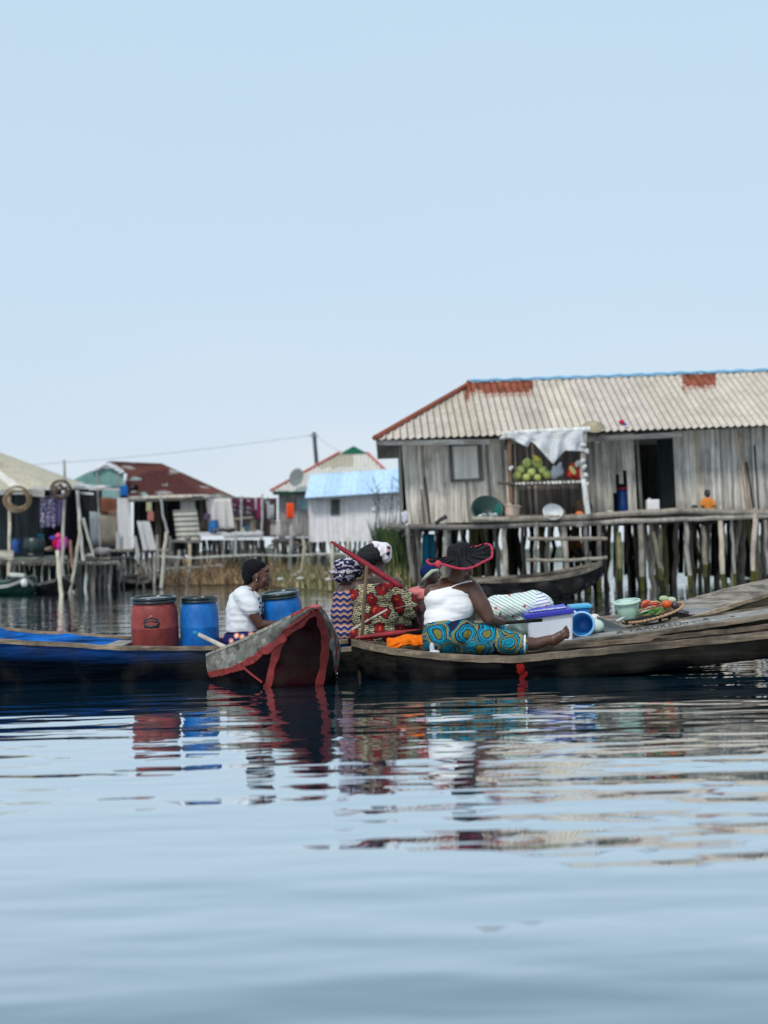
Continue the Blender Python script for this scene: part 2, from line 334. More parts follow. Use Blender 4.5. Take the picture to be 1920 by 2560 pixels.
# ================================================================ water
def water():
    m = bpy.data.materials.new('water'); m.use_nodes=True; nt=m.node_tree; nt.nodes.clear(); L=nt.links.new
    o=NN(nt,'ShaderNodeOutputMaterial'); mx=NN(nt,'ShaderNodeMixShader'); df=NN(nt,'ShaderNodeBsdfDiffuse'); b=NN(nt,'ShaderNodeBsdfGlossy'); b.inputs['Roughness'].default_value=.0; b.inputs['Color'].default_value=(.96,.985,.99,1); df.inputs['Color'].default_value=(.006,.05,.085,1)
    lw=NN(nt,'ShaderNodeLayerWeight'); lw.inputs['Blend'].default_value=.5; fr=NN(nt,'ShaderNodeValToRGB'); e=fr.color_ramp.elements; e[0].color=(.05,.05,.05,1); e[1].color=(1,1,1,1)
    for p_,k in ((.45,.16),(.62,.36),(.68,.49),(.74,.69),(.80,.82),(.88,.88),(.95,.96)): q=e.new(p_); q.color=(k,k,k,1)
    L(lw.outputs['Facing'],fr.inputs[0]); L(fr.outputs[0],mx.inputs[0]); L(df.outputs[0],mx.inputs[1]); L(b.outputs[0],mx.inputs[2]); L(mx.outputs[0],o.inputs[0])
    tc=NN(nt,'ShaderNodeTexCoord')
    def layer(scale, rot, amp, det, rough=.45, dist=0):
        mp=NN(nt,'ShaderNodeMapping'); mp.inputs['Scale'].default_value=scale; mp.inputs['Rotation'].default_value=(0,0,rot); L(tc.outputs['Object'],mp.inputs[0])
        n=NN(nt,'ShaderNodeTexNoise'); n.inputs['Scale'].default_value=1; n.inputs['Detail'].default_value=det; n.inputs['Roughness'].default_value=rough; n.inputs['Distortion'].default_value=dist; L(mp.outputs[0],n.inputs['Vector'])
        k=NN(nt,'ShaderNodeMath',operation='MULTIPLY'); k.inputs[1].default_value=amp; L(n.outputs[0],k.inputs[0]); return k.outputs[0]
    a=layer((1.35,3.9,1), -.38, .0100, .6,.4); c=layer((3.2,9.0,1), .10, .0030, .8); d=layer((.55,1.5,1), -.55, .017, .5); e=layer((.22,.75,1), -.45, .017, .3)
    s=None
    for x in (a,c,d,e):
        if s is None: s=x; continue
        q=NN(nt,'ShaderNodeMath',operation='ADD'); L(s,q.inputs[0]); L(x,q.inputs[1]); s=q.outputs[0]
    bp=NN(nt,'ShaderNodeBump'); bp.inputs['Strength'].default_value=1; bp.inputs['Distance'].default_value=1.0; L(s,bp.inputs['Height']); L(bp.outputs[0],b.inputs['Normal']); L(bp.outputs[0],lw.inputs['Normal'])
    g=MB(); g.quad((-1500,-300,0),(1500,-300,0),(1500,2500,0),(-1500,2500,0),(0,0,0))
    g.build('water', m, None, org=(0,0,0), kind='structure')
water()
GREY=(.30,.285,.26); LIGHT=(.46,.44,.40); DARK=(.035,.035,.035); BROWN=(.13,.10,.08)
# ================================================================ corrugated sheets
def corrug(m, bot, top, u0, u1, pitch, amp, n, colf, rows=6, thick=0):
    """bot(u), top(u) -> points; flutes run from bot to top; n = outward normal"""
    N=max(2,int((u1-u0)/pitch*8)); P=[]
    for i in range(N+1):
        u=u0+(u1-u0)*i/N; b=bot(u); t=top(u); off=Vector(n)*amp*math.sin(2*math.pi*(u-u0)/pitch)
        P.append([b.lerp(t,j/rows)+off for j in range(rows+1)])
    m.grid(P, lambda i,j: colf(u0+(u1-u0)*(i+.5)/N, (j+.5)/rows, P[i][j]))
# ================================================================ main stilt house
YW=29.6; YE=28.8; YR=32.0
def main_house():
    base=W(1470,1290,YW); base.z=0
    h=T('stilt_house','large grey plank house on stilts with a long pale corrugated roof and rust patches','stilt house',base)
    # ---- wall of vertical boards (bottom px -> top px leaning a little)
    def wb(px): return 1313-(px-1020)*.0422
    def wt(px): return 1108-(px-1002)*.0436
    m=MB(); x=1020.; seg=[]
    while x<2120:
        wd=4.5+R()*6
        if x+wd>1595 and x<1691:
            if x<1595: wd=1595-x
            else: x=1691; continue
        if wd<1.5: x+=wd; continue
        seg.append((x,x+wd)); x+=wd
    for a,b in seg:
        c=(a+b)/2; lean=16-6*smoothstep(1020,1700,c); yb=wb(c)-R()*2; f0=0
        if 1128<a+lean and b-lean<1206 and 0: pass
        if 1534<c<1546: yb=1232+8*R()
        elif 1546<=c<1551: yb=1186
        elif 1551<=c<1562: yb=1206+4*R()
        elif 1562<=c<1568: yb=1176
        k=(c-1020)/900
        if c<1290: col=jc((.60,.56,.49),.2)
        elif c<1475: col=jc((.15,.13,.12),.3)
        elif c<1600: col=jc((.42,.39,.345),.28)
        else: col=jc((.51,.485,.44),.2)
        if R()<.07: col=jc((.42,.36,.28),.1)
        if R()<.08: col=tuple(v*.55 for v in col)
        Y=YW+(R()-.5)*.03; tb=max(0,(wb(c)-yb)/(wb(c)-wt(c)))
        B0=W(c,wb(c),Y); T0=W(c-lean,wt(c),Y); A=B0.lerp(T0,tb)
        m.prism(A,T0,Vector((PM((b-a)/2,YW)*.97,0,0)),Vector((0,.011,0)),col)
    m.build('wall', WOODV, h)
    # side walls, back wall, floor: dark inside
    m=MB(); l=W(1012,1300,YW); zt=W(1400,1090,YW).z+.1; zf=W(1400,1297,YW).z; r=W(2120,1270,YW).x
    for k in range(24): 
        y0=YW+.05+k*.2; m.box((l.x-.04,y0+.1,(zt+zf)/2),(.012,.095,(zt-zf)/2),jc(GREY,.25))
    m.build('side_wall', WOODV, h); m=MB()
    for k in range(60): m.box((l.x+(r-l.x)*(k+.5)/60, YW+4.85,(zt+zf)/2),((r-l.x)/122,.012,(zt-zf)/2),jc((.1,.09,.08),.3))
    m.build('rear_wall', WOODV, h); m=MB(); m.box((r,YW+2.4,(zt+zf)/2),(.012,2.4,(zt-zf)/2),GREY)
    m.build('side_wall', WOODV, h)
    # window panel + frame
    fr=MB()
    P=lambda x,y,Y=YW-.05: W(x,y,Y)
    for a,b in (((1125,1112),(1130,1203)),((1198,1108),(1205,1201)),((1127,1202),(1208,1199)),((1124,1113),(1200,1110))):
        fr.prism(P(*a),P(*b),Vector((.035,0,0)) if abs(a[0]-b[0])<20 else Vector((0,0,.03)),Vector((0,.02,0)),(.15,.145,.14))
    f=fr.build('window', WOODV, h)
    pn=MB()
    for k in range(5):
        x0=1136+k*12.2; pn.prism(P(x0+6,1199,YW-.035),P(x0+1,1114,YW-.035),Vector((PM(5.9,YW),0,0)),Vector((0,.01,0)),jc((.66,.64,.58),.06))
    pn.build('shutter', WHITEW, f)
    # door leaf (dark, ajar) and lintel
    d=MB(); d.quad(W(1650,1284,YW+.25),W(1691,1282,YW-.0),W(1683,1097,YW),W(1643,1100,YW+.25),(.016,.022,.022)); dd=d.build('door', WOODV, h, solid=.03)
    d=MB(); d.prism(W(1592,1098,YW-.04),W(1604,1282,YW-.04),Vector((.03,0,0)),Vector((0,.02,0)),(.16,.17,.16)); d.prism(W(1592,1094,YW-.04),W(1690,1090,YW-.04),Vector((0,0,.03)),Vector((0,.02,0)),(.12,.12,.12)); d.build('door_frame', WOODV, h)
    # black gaps and a pale leaning pole on the right wall
    d=MB(); d.prism(W(1886,1283,YW-.04),W(1866,1155,YW-.04),Vector((.012,0,0)),Vector((0,.015,0)),(.01,.01,.01)); d.prism(W(1897,1280,YW-.04),W(1886,1113,YW-.04),Vector((.010,0,0)),Vector((0,.015,0)),(.01,.01,.01)); d.build('wall_gap', WOODV, h)
    d=MB(); d.prism(W(1060,1309,YW-.05),W(1053,1222,YW-.05),Vector((.010,0,0)),Vector((0,.015,0)),(.01,.015,.03)); d.prism(W(1074,1308,YW-.05),W(1061,1190,YW-.05),Vector((.015,0,0)),Vector((0,.015,0)),(.01,.018,.035)); d.build('wall_slit', WOODV, h)
    d=MB(); d.tube([W(1872,1281,YW-.1),W(1858,1180,YW-.1),W(1848,1078,YW-.08)],[.035,.03,.025],(.45,.33,.24)); d.build('leaning_pole', POLE, h)
    # ---- roof
    eb=lambda X: W_at(X,lambda px:1099-(px-940)*.0372,YE)
    def W_at(X,yf,Y):
        px=CX+X/Y*F; 
        for _ in range(3):
            p=W(px,yf(px),Y); px+=(X-p.x)/Y*F
        return W(px,yf(px),Y)
    XL=W(940,1099,YE).x; rl=W(1168,957,YR); XR=W(2120,1060,YE).x
    tops=lambda X: W_at(X,lambda px:957-(px-1168)*.0375,YR)
    hipend=rl+Vector((-.02,0,-.1))
    def topf(X):
        if X>=rl.x: return tops(X)
        t=(X-XL)/(rl.x-XL); return eb(XL).lerp(hipend,max(0.001,t))
    def rust(X,v,p):  # sheet tone, rust patches and painted flute lines
        px=CX+X/ (YE+(YR-YE)*v)*F
        s=int((X-XL)/.70); random.seed(s*13+5); k=1+(R()-.5)*.16; wt_=R()
        base=(.57*k,.50*k,.42*k*(.94+.1*wt_))
        r=0
        fl=math.floor((X-XL)/.142); q=.5+.5*noise.noise((fl*3.7,0,2)); q+=.10*noise.noise((X*9,v*6,1))
        if 1172<px<1342 and v>.60+.20*q: r=1
        if 1716<px<1800 and v>.60+.20*q: r=1
        if r: base=tuple(x*(.8+.5*noise.noise((X*6,v*9,3))) for x in (.33,.10,.055)) if v>.68+.20*q else tuple(a*.55+b_*.45 for a,b_ in zip(base,(.33,.10,.055)))
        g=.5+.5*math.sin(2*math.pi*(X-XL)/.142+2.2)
        if g<.12: base=tuple(b*.42 for b in base)  # dark line on one flank of each flute: shade put into the colour
        base=tuple(b*(1+.12*noise.noise((X*2.2,v*5,9))) for b in base)
        return base
    m=MB(); nrm=Vector((0,-(rl.z-eb(rl.x).z),YR-YE)).normalized(); corrug(m,eb,topf,XL+.001,XR,.142,.017,nrm,rust,rows=26)
    random.seed(11)
    # hip end plane and rear plane
    bl=eb(XL)+Vector((0,6.4,0)); rb=rl+Vector((0,.02,0))
    hp=MB(); 
    corrug(m, lambda u: eb(XL).lerp(bl,u), lambda u: (eb(XL).lerp(hipend,u*2) if u<.5 else bl.lerp(hipend,(1-u)*2)), 0,1,.025,.02,Vector((-.5,0,.8)),lambda *a:(.40,.35,.30),rows=3)
    bk=eb(XR)+Vector((0,6.4,0)); m.quad(bl,bk,tops(XR),rl,(.4,.36,.3))
    rf=m.build('roof', ROOFT, h, smooth=True)
    m=MB(); m.tube([eb(XL)+Vector((-.03,-.01,.03)), eb(XL).lerp(hipend,.5)+Vector((0,-.02,.05)), hipend+Vector((0,-.02,.05)), rl+Vector((.05,-.02,.03))],[.055,.05,.05,.06],(.27,.085,.055)); m.build('hip_cap', ROOFT, rf)
    pts=[tops(rl.x+.05+i*(tops(XR).x-rl.x)/60)+Vector((0,-.03,.035+.012*math.sin(i*1.7))) for i in range(0,61)]
    m=MB(); m.tube(pts,[.032*(.8+.4*R()) for i in range(61)],(.20,.42,.62)); m.build('ridge_tarp', CLOTH, rf)
    m=MB(); a=eb(XL+.02)+Vector((0,.05,-.06)); b=W(1225,1104,YE)+Vector((0,.05,0)); m.prism(a,b,Vector((0,0,.05)),Vector((0,.015,0)),(.22,.22,.21)); m.build('fascia_board', WOODX, h); m=MB(); m.prism(W(1466,1099,YE+.05),W(1705,1086,YE+.05),Vector((0,0,.05)),Vector((0,.015,0)),(.16,.155,.15)); m.build('fascia_board', WOODX, h)
    # ---- deck
    zd=1.58; m=MB(); zl=[]
    for k in range(60):
        y=YE+.05+k*.115; a=W(1000,1312,YE).x; m.box(((a+r)/2,y,W(1470,1294,YE).z-.05),((r-a)/2,.052,.02),jc((.16,.145,.13),.3),Matrix.Rotation(0,3,'Z'))
    # follow the slight rise to the right
    for v in m.v: v.z+= (v.x-W(1470,1294,YE).x)*.0185
    m.build('deck', WOODX, h)
    def log(pts,r,c=(.26,.235,.20),Y=YE-.12,name='deck_log'):
        m=MB(); P_=[W(x,y,Y) for x,y in pts]; Q=[]
        for i in range(len(P_)-1):
            for k in range(4): Q.append(P_[i].lerp(P_[i+1],k/4)+Vector((0,0,(R()-.5)*.02)))
        Q.append(P_[-1]); m.tube(Q,[r*(.85+.3*R()) for _ in Q],jc(c,.15),n=8); m.build(name, POLE, h)
    log([(972,1316),(1180,1318),(1330,1312),(1500,1307)],.05,(.2,.185,.17)); log([(1180,1301),(1350,1296),(1500,1289),(1700,1276),(1780,1279),(1960,1284)],.055,(.27,.24,.20))
    log([(1180,1297),(1270,1299)],.04,(.36,.33,.28),YE-.25)
    log([(1440,1312),(1560,1303),(1707,1298),(1800,1295),(1980,1288)],.045,(.34,.31,.27)); log([(1320,1346),(1518,1347)],.035,(.28,.25,.2),YE-.4,'cross_rail'); log([(1316,1400),(1420,1401),(1518,1394)],.035,(.33,.3,.25),YE-.4,'cross_rail')
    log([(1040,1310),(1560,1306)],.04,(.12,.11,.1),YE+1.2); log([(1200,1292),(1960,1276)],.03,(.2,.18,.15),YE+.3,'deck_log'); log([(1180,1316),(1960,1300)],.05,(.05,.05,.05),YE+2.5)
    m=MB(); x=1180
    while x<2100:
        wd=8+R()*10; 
        if R()>(.6 if x<1520 else .5): m=MB(); m.prism(W(x,1316-(x-1020)*.03,YE+5.6),W(x+R()*4-2,1432+R()*14,YE+5.6),Vector((PM(wd/2,YE+5.6),0,0)),Vector((0,.02,0)),jc((.006,.006,.006),.3)); m.build('underfloor_shade_board', WOODV, h)  # near-black boards added below the floor to darken the view between stilts
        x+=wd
    # ---- stilts
    fronts=[(1018,1315,1034,1452,5.5,(.2,.18,.165)),(1040,1318,1052,1450,4,(.13,.12,.11)),(1113,1310,1110,1450,5.5,(.32,.3,.27)),(1122,1335,1112,1390,4,(.4,.38,.34)),(1261,1312,1263,1455,6,(.42,.38,.32)),(1341,1305,1338,1447,4.5,(.3,.28,.25)),(1406,1275,1416,1432,7,(.55,.50,.43)),(1463,1300,1468,1410,5,(.2,.18,.17)),(1498,1306,1500,1440,6,(.17,.15,.14)),
      (1546,1330,1550,1462,6,(.25,.23,.12)),(1600,1300,1607,1448,7,(.30,.27,.23)),(1713,1298,1725,1456,5.5,(.35,.32,.28)),(1757,1315,1765,1436,6,(.24,.21,.17)),(1799,1290,1809,1440,6.5,(.50,.43,.34)),(1829,1290,1834,1420,4,(.34,.32,.3)),(1889,1270,1880,1446,6,(.50,.42,.35)),(1914,1300,1920,1430,5,(.28,.26,.24)),(1650,1320,1652,1440,6,(.17,.15,.12)),(1632,1330,1655,1450,5,(.2,.18,.13))]
    for x0,y0,x1,y1,rp,c in fronts:
        Y=YE-.2+R()*.3; a=W(x0,y0,Y); b=W(x1,y1,Y); b=a+(b-a)*((a.z+.25)/max(.1,(a.z-b.z))); m=MB()
        pts=knock([a.lerp(b,i/6) for i in range(7)],.02)
        cc=[jc(c,.12)]*((7-1)*8+2)
        for i in range(6):
            zz=(pts[i].z+pts[i+1].z)/2
            if zz<.38:
                for k in range(8): cc[i*8+k]=(.07,.075,.02) if zz>.15 else (.02,.022,.015)
        m.tube(pts,[PM(rp,Y)*(.9+.25*R()) for _ in pts],cc,n=8); m.build('stilt', POLE, h)
    for k in range(78):
        px=1030+900*((k+.5+R()*.6)/78); Y=YE+.4+R()*5.2; yt=1318-(px-1020)*.04
        a=W(px,yt,Y); b=Vector((a.x+(R()-.5)*.5,Y,-.25)); m=MB(); c=random.choice([(.012,.012,.01),(.02,.02,.016),(.26,.23,.19),(.15,.13,.11),(.10,.09,.04)])  # near-black tones among the inner stilts put under-deck shade into the colour
        pole(m,a,b,.032+.03*R(),None,jc(c,.2),.045,7,7); m.build('stilt', POLE, h)
    return h
main_house()
# deck furniture: everything that stands on the deck
def bulb():
    m=MB(); p=W(1493,1100,YW-.35); m.ell(p,(.055,.055,.065),(.75,.75,.75)); m.tube([p+Vector((0,0,.06)),p+Vector((0,0,.12))],.02,(.1,.1,.1)); m.build('light_bulb', PLAST, None, smooth=True, label='round white bulb hanging under the eave left of the dark doorway', cat='light bulb')
bulb()
def stall():
    Y=28.45; t=T('shade_stall','pole shelf stall with a torn white sheet hung over it, against the plank wall','stall',W(1370,1295,Y))
    def pl(n,pts,r,c,Yd=0):
        m=MB(); m.tube([W(x,y,Y+Yd) for x,y in pts],[r*(.85+.3*R()) for _ in pts],c); return m.build(n,POLE,t)
    pl('post',[(1272,1092),(1273,1140),(1275,1200),(1279,1256)],.05,(.20,.12,.08)); pl('post',[(1266,1092),(1264,1125)],.035,(.05,.05,.05))
    pl('post',[(1461,1080),(1459,1130),(1456,1180),(1459,1200)],.05,(.38,.35,.31)); pl('post',[(1459,1197),(1464,1240),(1470,1285)],.055,(.68,.67,.64),-.1)
    pl('post',[(1281,1110),(1283,1285)],.03,(.06,.05,.05),.9); pl('post',[(1450,1100),(1452,1280)],.03,(.1,.09,.08),.9)
    pl('top_bar',[(1254,1086),(1300,1081),(1380,1078),(1474,1073)],.05,(.70,.69,.66),-.06); pl('top_bar',[(1250,1096),(1275,1092)],.035,(.5,.5,.48),-.1)
    pl('shelf_bar',[(1245,1207),(1290,1211),(1470,1206)],.03,(.10,.09,.08),-.05)
    m=MB(); m.quad(W(1278,1208,Y),W(1460,1203,Y),W(1456,1200,Y+1),W(1282,1205,Y+1),(.10,.085,.07)); m.build('shelf',WOODX,t,solid=.03)
    for k in range(17):
        x=1289+k*10.1+R()*3; m=MB(); a=W(x,1209-(x-1289)*.03,Y-.12); m.tube([a,a+Vector((0,.95,.02))],.022+R()*.014,(.62,.60,.55)); m.build('shelf_pole',POLE,t)
    for k,(x,y) in enumerate(((1277,1171),(1461,1168),(1466,1128),(1457,1152),(1465,1188),(1456,1112),(1467,1210))):
        m=MB(); m.ell(W(x,y,Y-.1),(.035+.02*R(),.03,.045),(.55,.54,.53),nz=.8,nf=24); m.build('knotted_rag',CLOTH,t,smooth=True)
    m=MB(); ys=[(1269,1095),(1280,1099),(1319,1119),(1327,1102),(1340,1113),(1382,1161),(1413,1126),(1437,1128),(1458,1128)]
    P=[]; 
    for i in range(64):
        px=1269+189*i/63
        for (x0,y0),(x1,y1) in zip(ys,ys[1:]):
            if x0<=px<=x1: yb=y0+(y1-y0)*(px-x0)/(x1-x0)
        yt=1083-(px-1269)*.028; row=[]
        for j in range(14):
            v=j/13; wv=.035*math.sin(px*.16+v*3)+.05*noise.noise((px*.07,v*2.2,1))*(.3+v); row.append(W(px,yt+(yb-yt)*v,Y-.1+wv*(.4+v)))
        P.append(row)
    m.grid(P, lambda i,j:(.60,.61,.63) if noise.noise((i*.15,j*.3,0))<.22 else (.52,.53,.5)); m.build('torn_sheet',CLOTH,t,smooth=True,solid=.006)
stall()
def fruit():
    for k,(x,y,r,dy) in enumerate([(1293,1190,10.5,0),(1316,1194,9.5,-.05),(1344,1195,9.5,-.05),(1368,1187,11.5,0),(1302,1175,11.5,.12),(1329,1181,11,-.02),(1356,1176,11.5,.1),(1318,1159,12.5,.15),(1343,1158,13.5,.12),(1308,1190,10,.3),(1332,1192,11,.35),(1356,1190,10,.32)]):
        Y=28.75+dy; c=W(x,y,Y); rr=PM(r,Y); Mx=Euler((R()*.6-.3,R()*1.2-.6,R()*6)).to_matrix()
        t=T('coconut','green coconut in the heap on the stall shelf','coconut',c-Vector((0,0,rr)),'green coconuts heaped on the stall shelf')
        m=MB(); m.lathe([(rr*.02,-rr*1.08),(rr*.5,-rr*.9),(rr*.93,-rr*.35),(rr*.98,rr*.15),(rr*.78,rr*.68),(rr*.35,rr*1.0),(rr*.02,rr*1.06)],c,jc((.40,.46,.14),.2),Mx,n=18,wob=.035); m.build('husk',mat('coconut_husk',(9,9,9),.3,.55,bump=.2),t,smooth=True)
        m=MB(); p=c+Mx@Vector((0,0,rr*1.05)); m.ell(p,(rr*.2,rr*.2,rr*.14),(.30,.25,.10)); m.build('stem_cap',LEAF,t,smooth=True)
    m=MB(); m.tube([W(1349,1152,28.7),W(1340,1145,28.7),W(1333,1138,28.7)],[.05,.045,.02],(.62,.5,.06)); m.tube([W(1349,1152,28.7),W(1342,1150,28.68),W(1336,1146,28.66)],[.035,.03,.02],(.55,.45,.06)); m.build('banana_stub',PLAST,None,smooth=True,label='small yellow fruit lying on top of the green coconut heap',cat='fruit')
    m=MB(); m.ell(W(1391,1182,28.8),(.16,.1,.13),(.42,.46,.50),nz=.5,nf=8); m.tube([W(1395,1172,28.8),W(1402,1156,28.8)],[.06,.03],(.45,.48,.5)); m.build('plastic_bag',PLAST,None,smooth=True,label='pale translucent plastic bag right of the coconut heap',cat='bag')
    m=MB(); m.ell(W(1436,1184,28.75),(.15,.12,.1),(.55,.045,.035),nz=.4,nf=9); m.ell(W(1431,1172,28.75),(.08,.08,.13),(.5,.06,.04),Matrix.Rotation(.5,3,'Y'),nz=.4,nf=9); m.ell(W(1443,1160,28.73),(.05,.05,.09),(.68,.66,.62),Matrix.Rotation(.6,3,'Y')); m.ell(W(1432,1176,28.6),(.05,.03,.1),(.45,.42,.16),Matrix.Rotation(-.5,3,'Y')); m.build('red_bag',CLOTH,None,smooth=True,label='red and white bag hanging at the right end of the stall shelf',cat='bag')
fruit()
def deckstuff():
    zdk=lambda x:W(x,1298-(x-1180)*.02,28.9)
    # tilted dark green basin with fish
    c=W(1218,1276,28.9); M=Euler((1.05,0,.1)).to_matrix()
    t=T('basin','large dark green basin tipped on its side with pale fish inside','basin',c-Vector((0,0,.27)))
    m=MB(); m.lathe([(.19,-.2),(.30,.03),(.325,.04),(.31,.05),(.28,.04),(.17,-.17),(.01,-.175)],c,(.01,.04,.035),M,n=36); m.build('bowl',PLAST,t,smooth=True)
    for k in range(16):
        p=c+Vector(((R()-.5)*.42,-.12-R()*.06,-.12+(R()-.5)*.12)); f=MB(); f.ell(p,(.06,.022,.02),jc((.5,.53,.55),.25),Euler((0,R(),R()*3)).to_matrix()); f.build('fish',PLAST,t,smooth=True)
    m=MB(); m.ell(W(1250,1283,29.0),(.13,.12,.2),(.02,.13,.11),nz=.2); m.build('green_sack',CLOTH,None,smooth=True,label='dark teal sack between the tipped basin and the beige tub',cat='sack')
    M=Euler((0,.14,0)).to_matrix(); c=W(1279,1296,28.75)
    t=T('tub','beige plastic tub standing askew on the deck below the stall','tub',c)
    m=MB(); m.lathe([(.125,0),(.14,.1),(.15,.25),(.155,.26),(.14,.255),(.12,.03),(.01,.02)],c,(.52,.38,.30),M,n=28); m.build('body',PLAST,t,smooth=True); m=MB(); m.lathe([(.145,.235),(.165,.235),(.165,.265),(.145,.265)],c,(.56,.43,.35),M,n=28,cap=False); m.build('rim',PLAST,t,smooth=True)
    c=W(1382,1281,28.7); t=T('bowl','shallow white enamel bowl tipped toward the water below the stall','bowl',c-Vector((0,0,.1))); m=MB(); m.lathe([(.08,-.06),(.17,-.03),(.20,.03),(.195,.035),(.16,-.015),(.01,-.04)],c,(.66,.68,.69),Euler((.9,0,0)).to_matrix(),n=32); m.build('dish',PLAST,t,smooth=True)
    m=MB(); m.ell(W(1456,1270,29.0),(.19,.16,.2),(.11,.075,.05),nz=.25,nf=6); m.tube([W(1437,1285,28.9),W(1430,1270,28.9),W(1447,1253,28.9),W(1470,1252,28.9)],.02,(.18,.12,.07)); m.build('fishing_basket',STRAW,None,smooth=True,label='round brown woven basket behind the white leg of the stall',cat='basket')
    m=MB(); m.ell(W(1449,1284,28.75),(.085,.07,.05),(.72,.18,.04),nz=.2); m.build('orange_bowl',PLAST,None,smooth=True,label='small orange bundle on the deck in front of the brown basket',cat='bundle')
    m=MB(); m.ell(W(1528,1283,28.85),(.10,.08,.05),(.55,.52,.46),Matrix.Rotation(.35,3,'Y'),nz=.3); m.build('rag',CLOTH,None,smooth=True,label='crumpled pale rag on the deck left of the broken wall boards',cat='rag')
    # blue barrel in the broken wall
    c=W(1558,1286,29.95); t=T('barrel','slim blue barrel with a red lid inside the hole in the broken wall boards','barrel',c)
    m=MB(); m.lathe([(.11,0),(.125,.03),(.128,.25),(.122,.29),(.125,.42),(.11,.50)],c,(.01,.06,.28),n=24); m.build('body',PLAST,t,smooth=True); m=MB(); m.lathe([(.115,.50),(.12,.50),(.12,.545),(.01,.55)],c,(.5,.03,.03),n=24); m.build('lid',PLAST,t,smooth=True)
    # white jerrycan in doorway
    c=W(1632,1283,29.3); t=T('jerrycan','white square plastic container standing in the dark doorway','container',c)
    m=MB(); m.box(c+Vector((0,0,.135)),(.125,.09,.135),(.74,.74,.73)); m.build('body',PLAST,t,bevel=.02); m=MB(); m.tube([c+Vector((-.06,0,.27)),c+Vector((-.06,0,.30))],.03,(.6,.6,.6)); m.build('cap',PLAST,t,smooth=True)
    # straw hat and rag on the roof
    c=W(1484,1070,28.95)+Vector((0,0,.02)); M=Euler((.62,0,0)).to_matrix(); t=T('straw_hat','wide flat straw hat lying on the roof edge above the stall','hat',c); m=MB(); m.lathe([(.215,0),(.218,.008),(.1,.03),(.09,.07),(.05,.085),(.01,.087)],c,(.42,.36,.25),M,n=32,wob=.02); m.build('brim',STRAW,t,smooth=True)
    m=MB(); m.ell(W(1554,1056,29.1),(.055,.05,.05),(.45,.02,.08),nz=.4); m.ell(W(1560,1061,29.05),(.05,.04,.03),(.03,.03,.2),nz=.4); m.ell(W(1566,1066,29.0),(.05,.04,.02),(.6,.6,.65),nz=.4); m.build('roof_rag',CLOTH,None,smooth=True,label='small red and blue rag lying on the corrugated roof above the doorway',cat='rag')
    m=MB(); pole(m,W(1088,1310,28.4),W(1116,1290,28.4),.035,.045,(.05,.05,.05)); m.build('dark_stick',POLE,None,label='short dark stick poking up at an angle from the deck edge near the left corner',cat='stick')
    m=MB()
    P=[[W(1056+i*4.4,1335+j*12,29.6+.04*math.sin(i*1.6)) for j in range(9)] for i in range(8)]
    m.grid(P,(.015,.12,.20)); m.build('blue_cloth',CLOTH,None,smooth=True,solid=.01,label='blue cloth hanging among the stilts below the left end of the deck',cat='cloth')
    m=MB(); m.ell(W(1012,1292,28.6),(.06,.04,.13),(.50,.50,.54),nz=.7,nf=14); m.ell(W(1018,1322,28.6),(.035,.03,.11),(.5,.48,.5),nz=.6,nf=14); m.build('white_rag',CLOTH,None,smooth=True,label='torn white rag tied to the left corner post of the deck',cat='rag')
deckstuff()
def smallperson(name,label,c,s,shirt,skin,seat=True,lower=(.05,.05,.06),face=-1,extra=True):
    """seated figure about s metres tall (seat to crown) at seat point c, facing the camera side"""
    t=T(name,label,'person',c); k=s; X=Vector((1,0,0)); Yv=Vector((0,face,0)); Z=Vector((0,0,1)); q=lambda x,y,z:c+X*x*k+Yv*y*k+Z*z*k
    m=MB(); caps(m,q(0,0,.15),q(0,0,.5),.15*k,.16*k); caps(m,q(0,0,.55),q(0,.02,.72),.07*k,.06*k); m.ell(q(0,.02,.84),(.12*k,.135*k,.16*k),(1,1,1)); m.ell(q(0,.15,.82),(.018*k,.025*k,.03*k),(1,1,1))
    for sd in (-1,1):
        m.ell(q(.12*sd,.0,.83),(.02*k,.03*k,.04*k),(1,1,1)); caps(m,q(.19*sd,0,.55),q(.26*sd,.12,.28),.065*k,.05*k); caps(m,q(.26*sd,.12,.28),q(.2*sd,.34,.16),.05*k,.035*k)
        caps(m,q(.1*sd,.05,.1),q(.2*sd,.5,.16),.10*k,.075*k); caps(m,q(.2*sd,.5,.16),q(.16*sd,.55,-.2 if not seat else .06),.07*k,.05*k)
        w0=q(.2*sd,.34,.16)
        for f in range(4): caps(m,w0+X*(f-1.5)*.022*k,w0+X*(f-1.5)*.024*k+Yv*.1*k-Z*.02*k,.016*k,.011*k)
        caps(m,w0,w0+X*-.05*sd*k+Yv*.05*k,.016*k,.012*k)
    organic(m,'body',SKIN,t,.011,3,col=skin)
    m=MB(); caps(m,q(0,0,.12),q(0,0,.5),.185*k,.185*k)
    for sd in (-1,1): caps(m,q(.17*sd,0,.55),q(.25*sd,.08,.36),.095*k,.085*k)
    organic(m,'shirt',CLOTH,t,.012,2,col=shirt,wr=.01)
    m=MB(); m.ell(q(0,-.02,.88),(.128*k,.135*k,.135*k),(.01,.009,.01)); m.build('hair',HAIR,t,smooth=True)
    m=MB(); 
    for sd in (-1,1): caps(m,q(.1*sd,.05,.1),q(.2*sd,.45,.16),.125*k,.10*k)
    organic(m,'shorts',CLOTH,t,.014,2,col=lower)
    return t
smallperson('person','child in an orange top sitting on the deck against the grey wall',W(1770,1283,29.1),.46,(.62,.22,.04),(.035,.018,.014),lower=(.45,.2,.04))
smallperson('person','person in an orange top and teal wrap seated low behind the stilts',W(1434,1390,34.0),.62,(.62,.13,.06),(.03,.016,.013),lower=(.01,.12,.14))
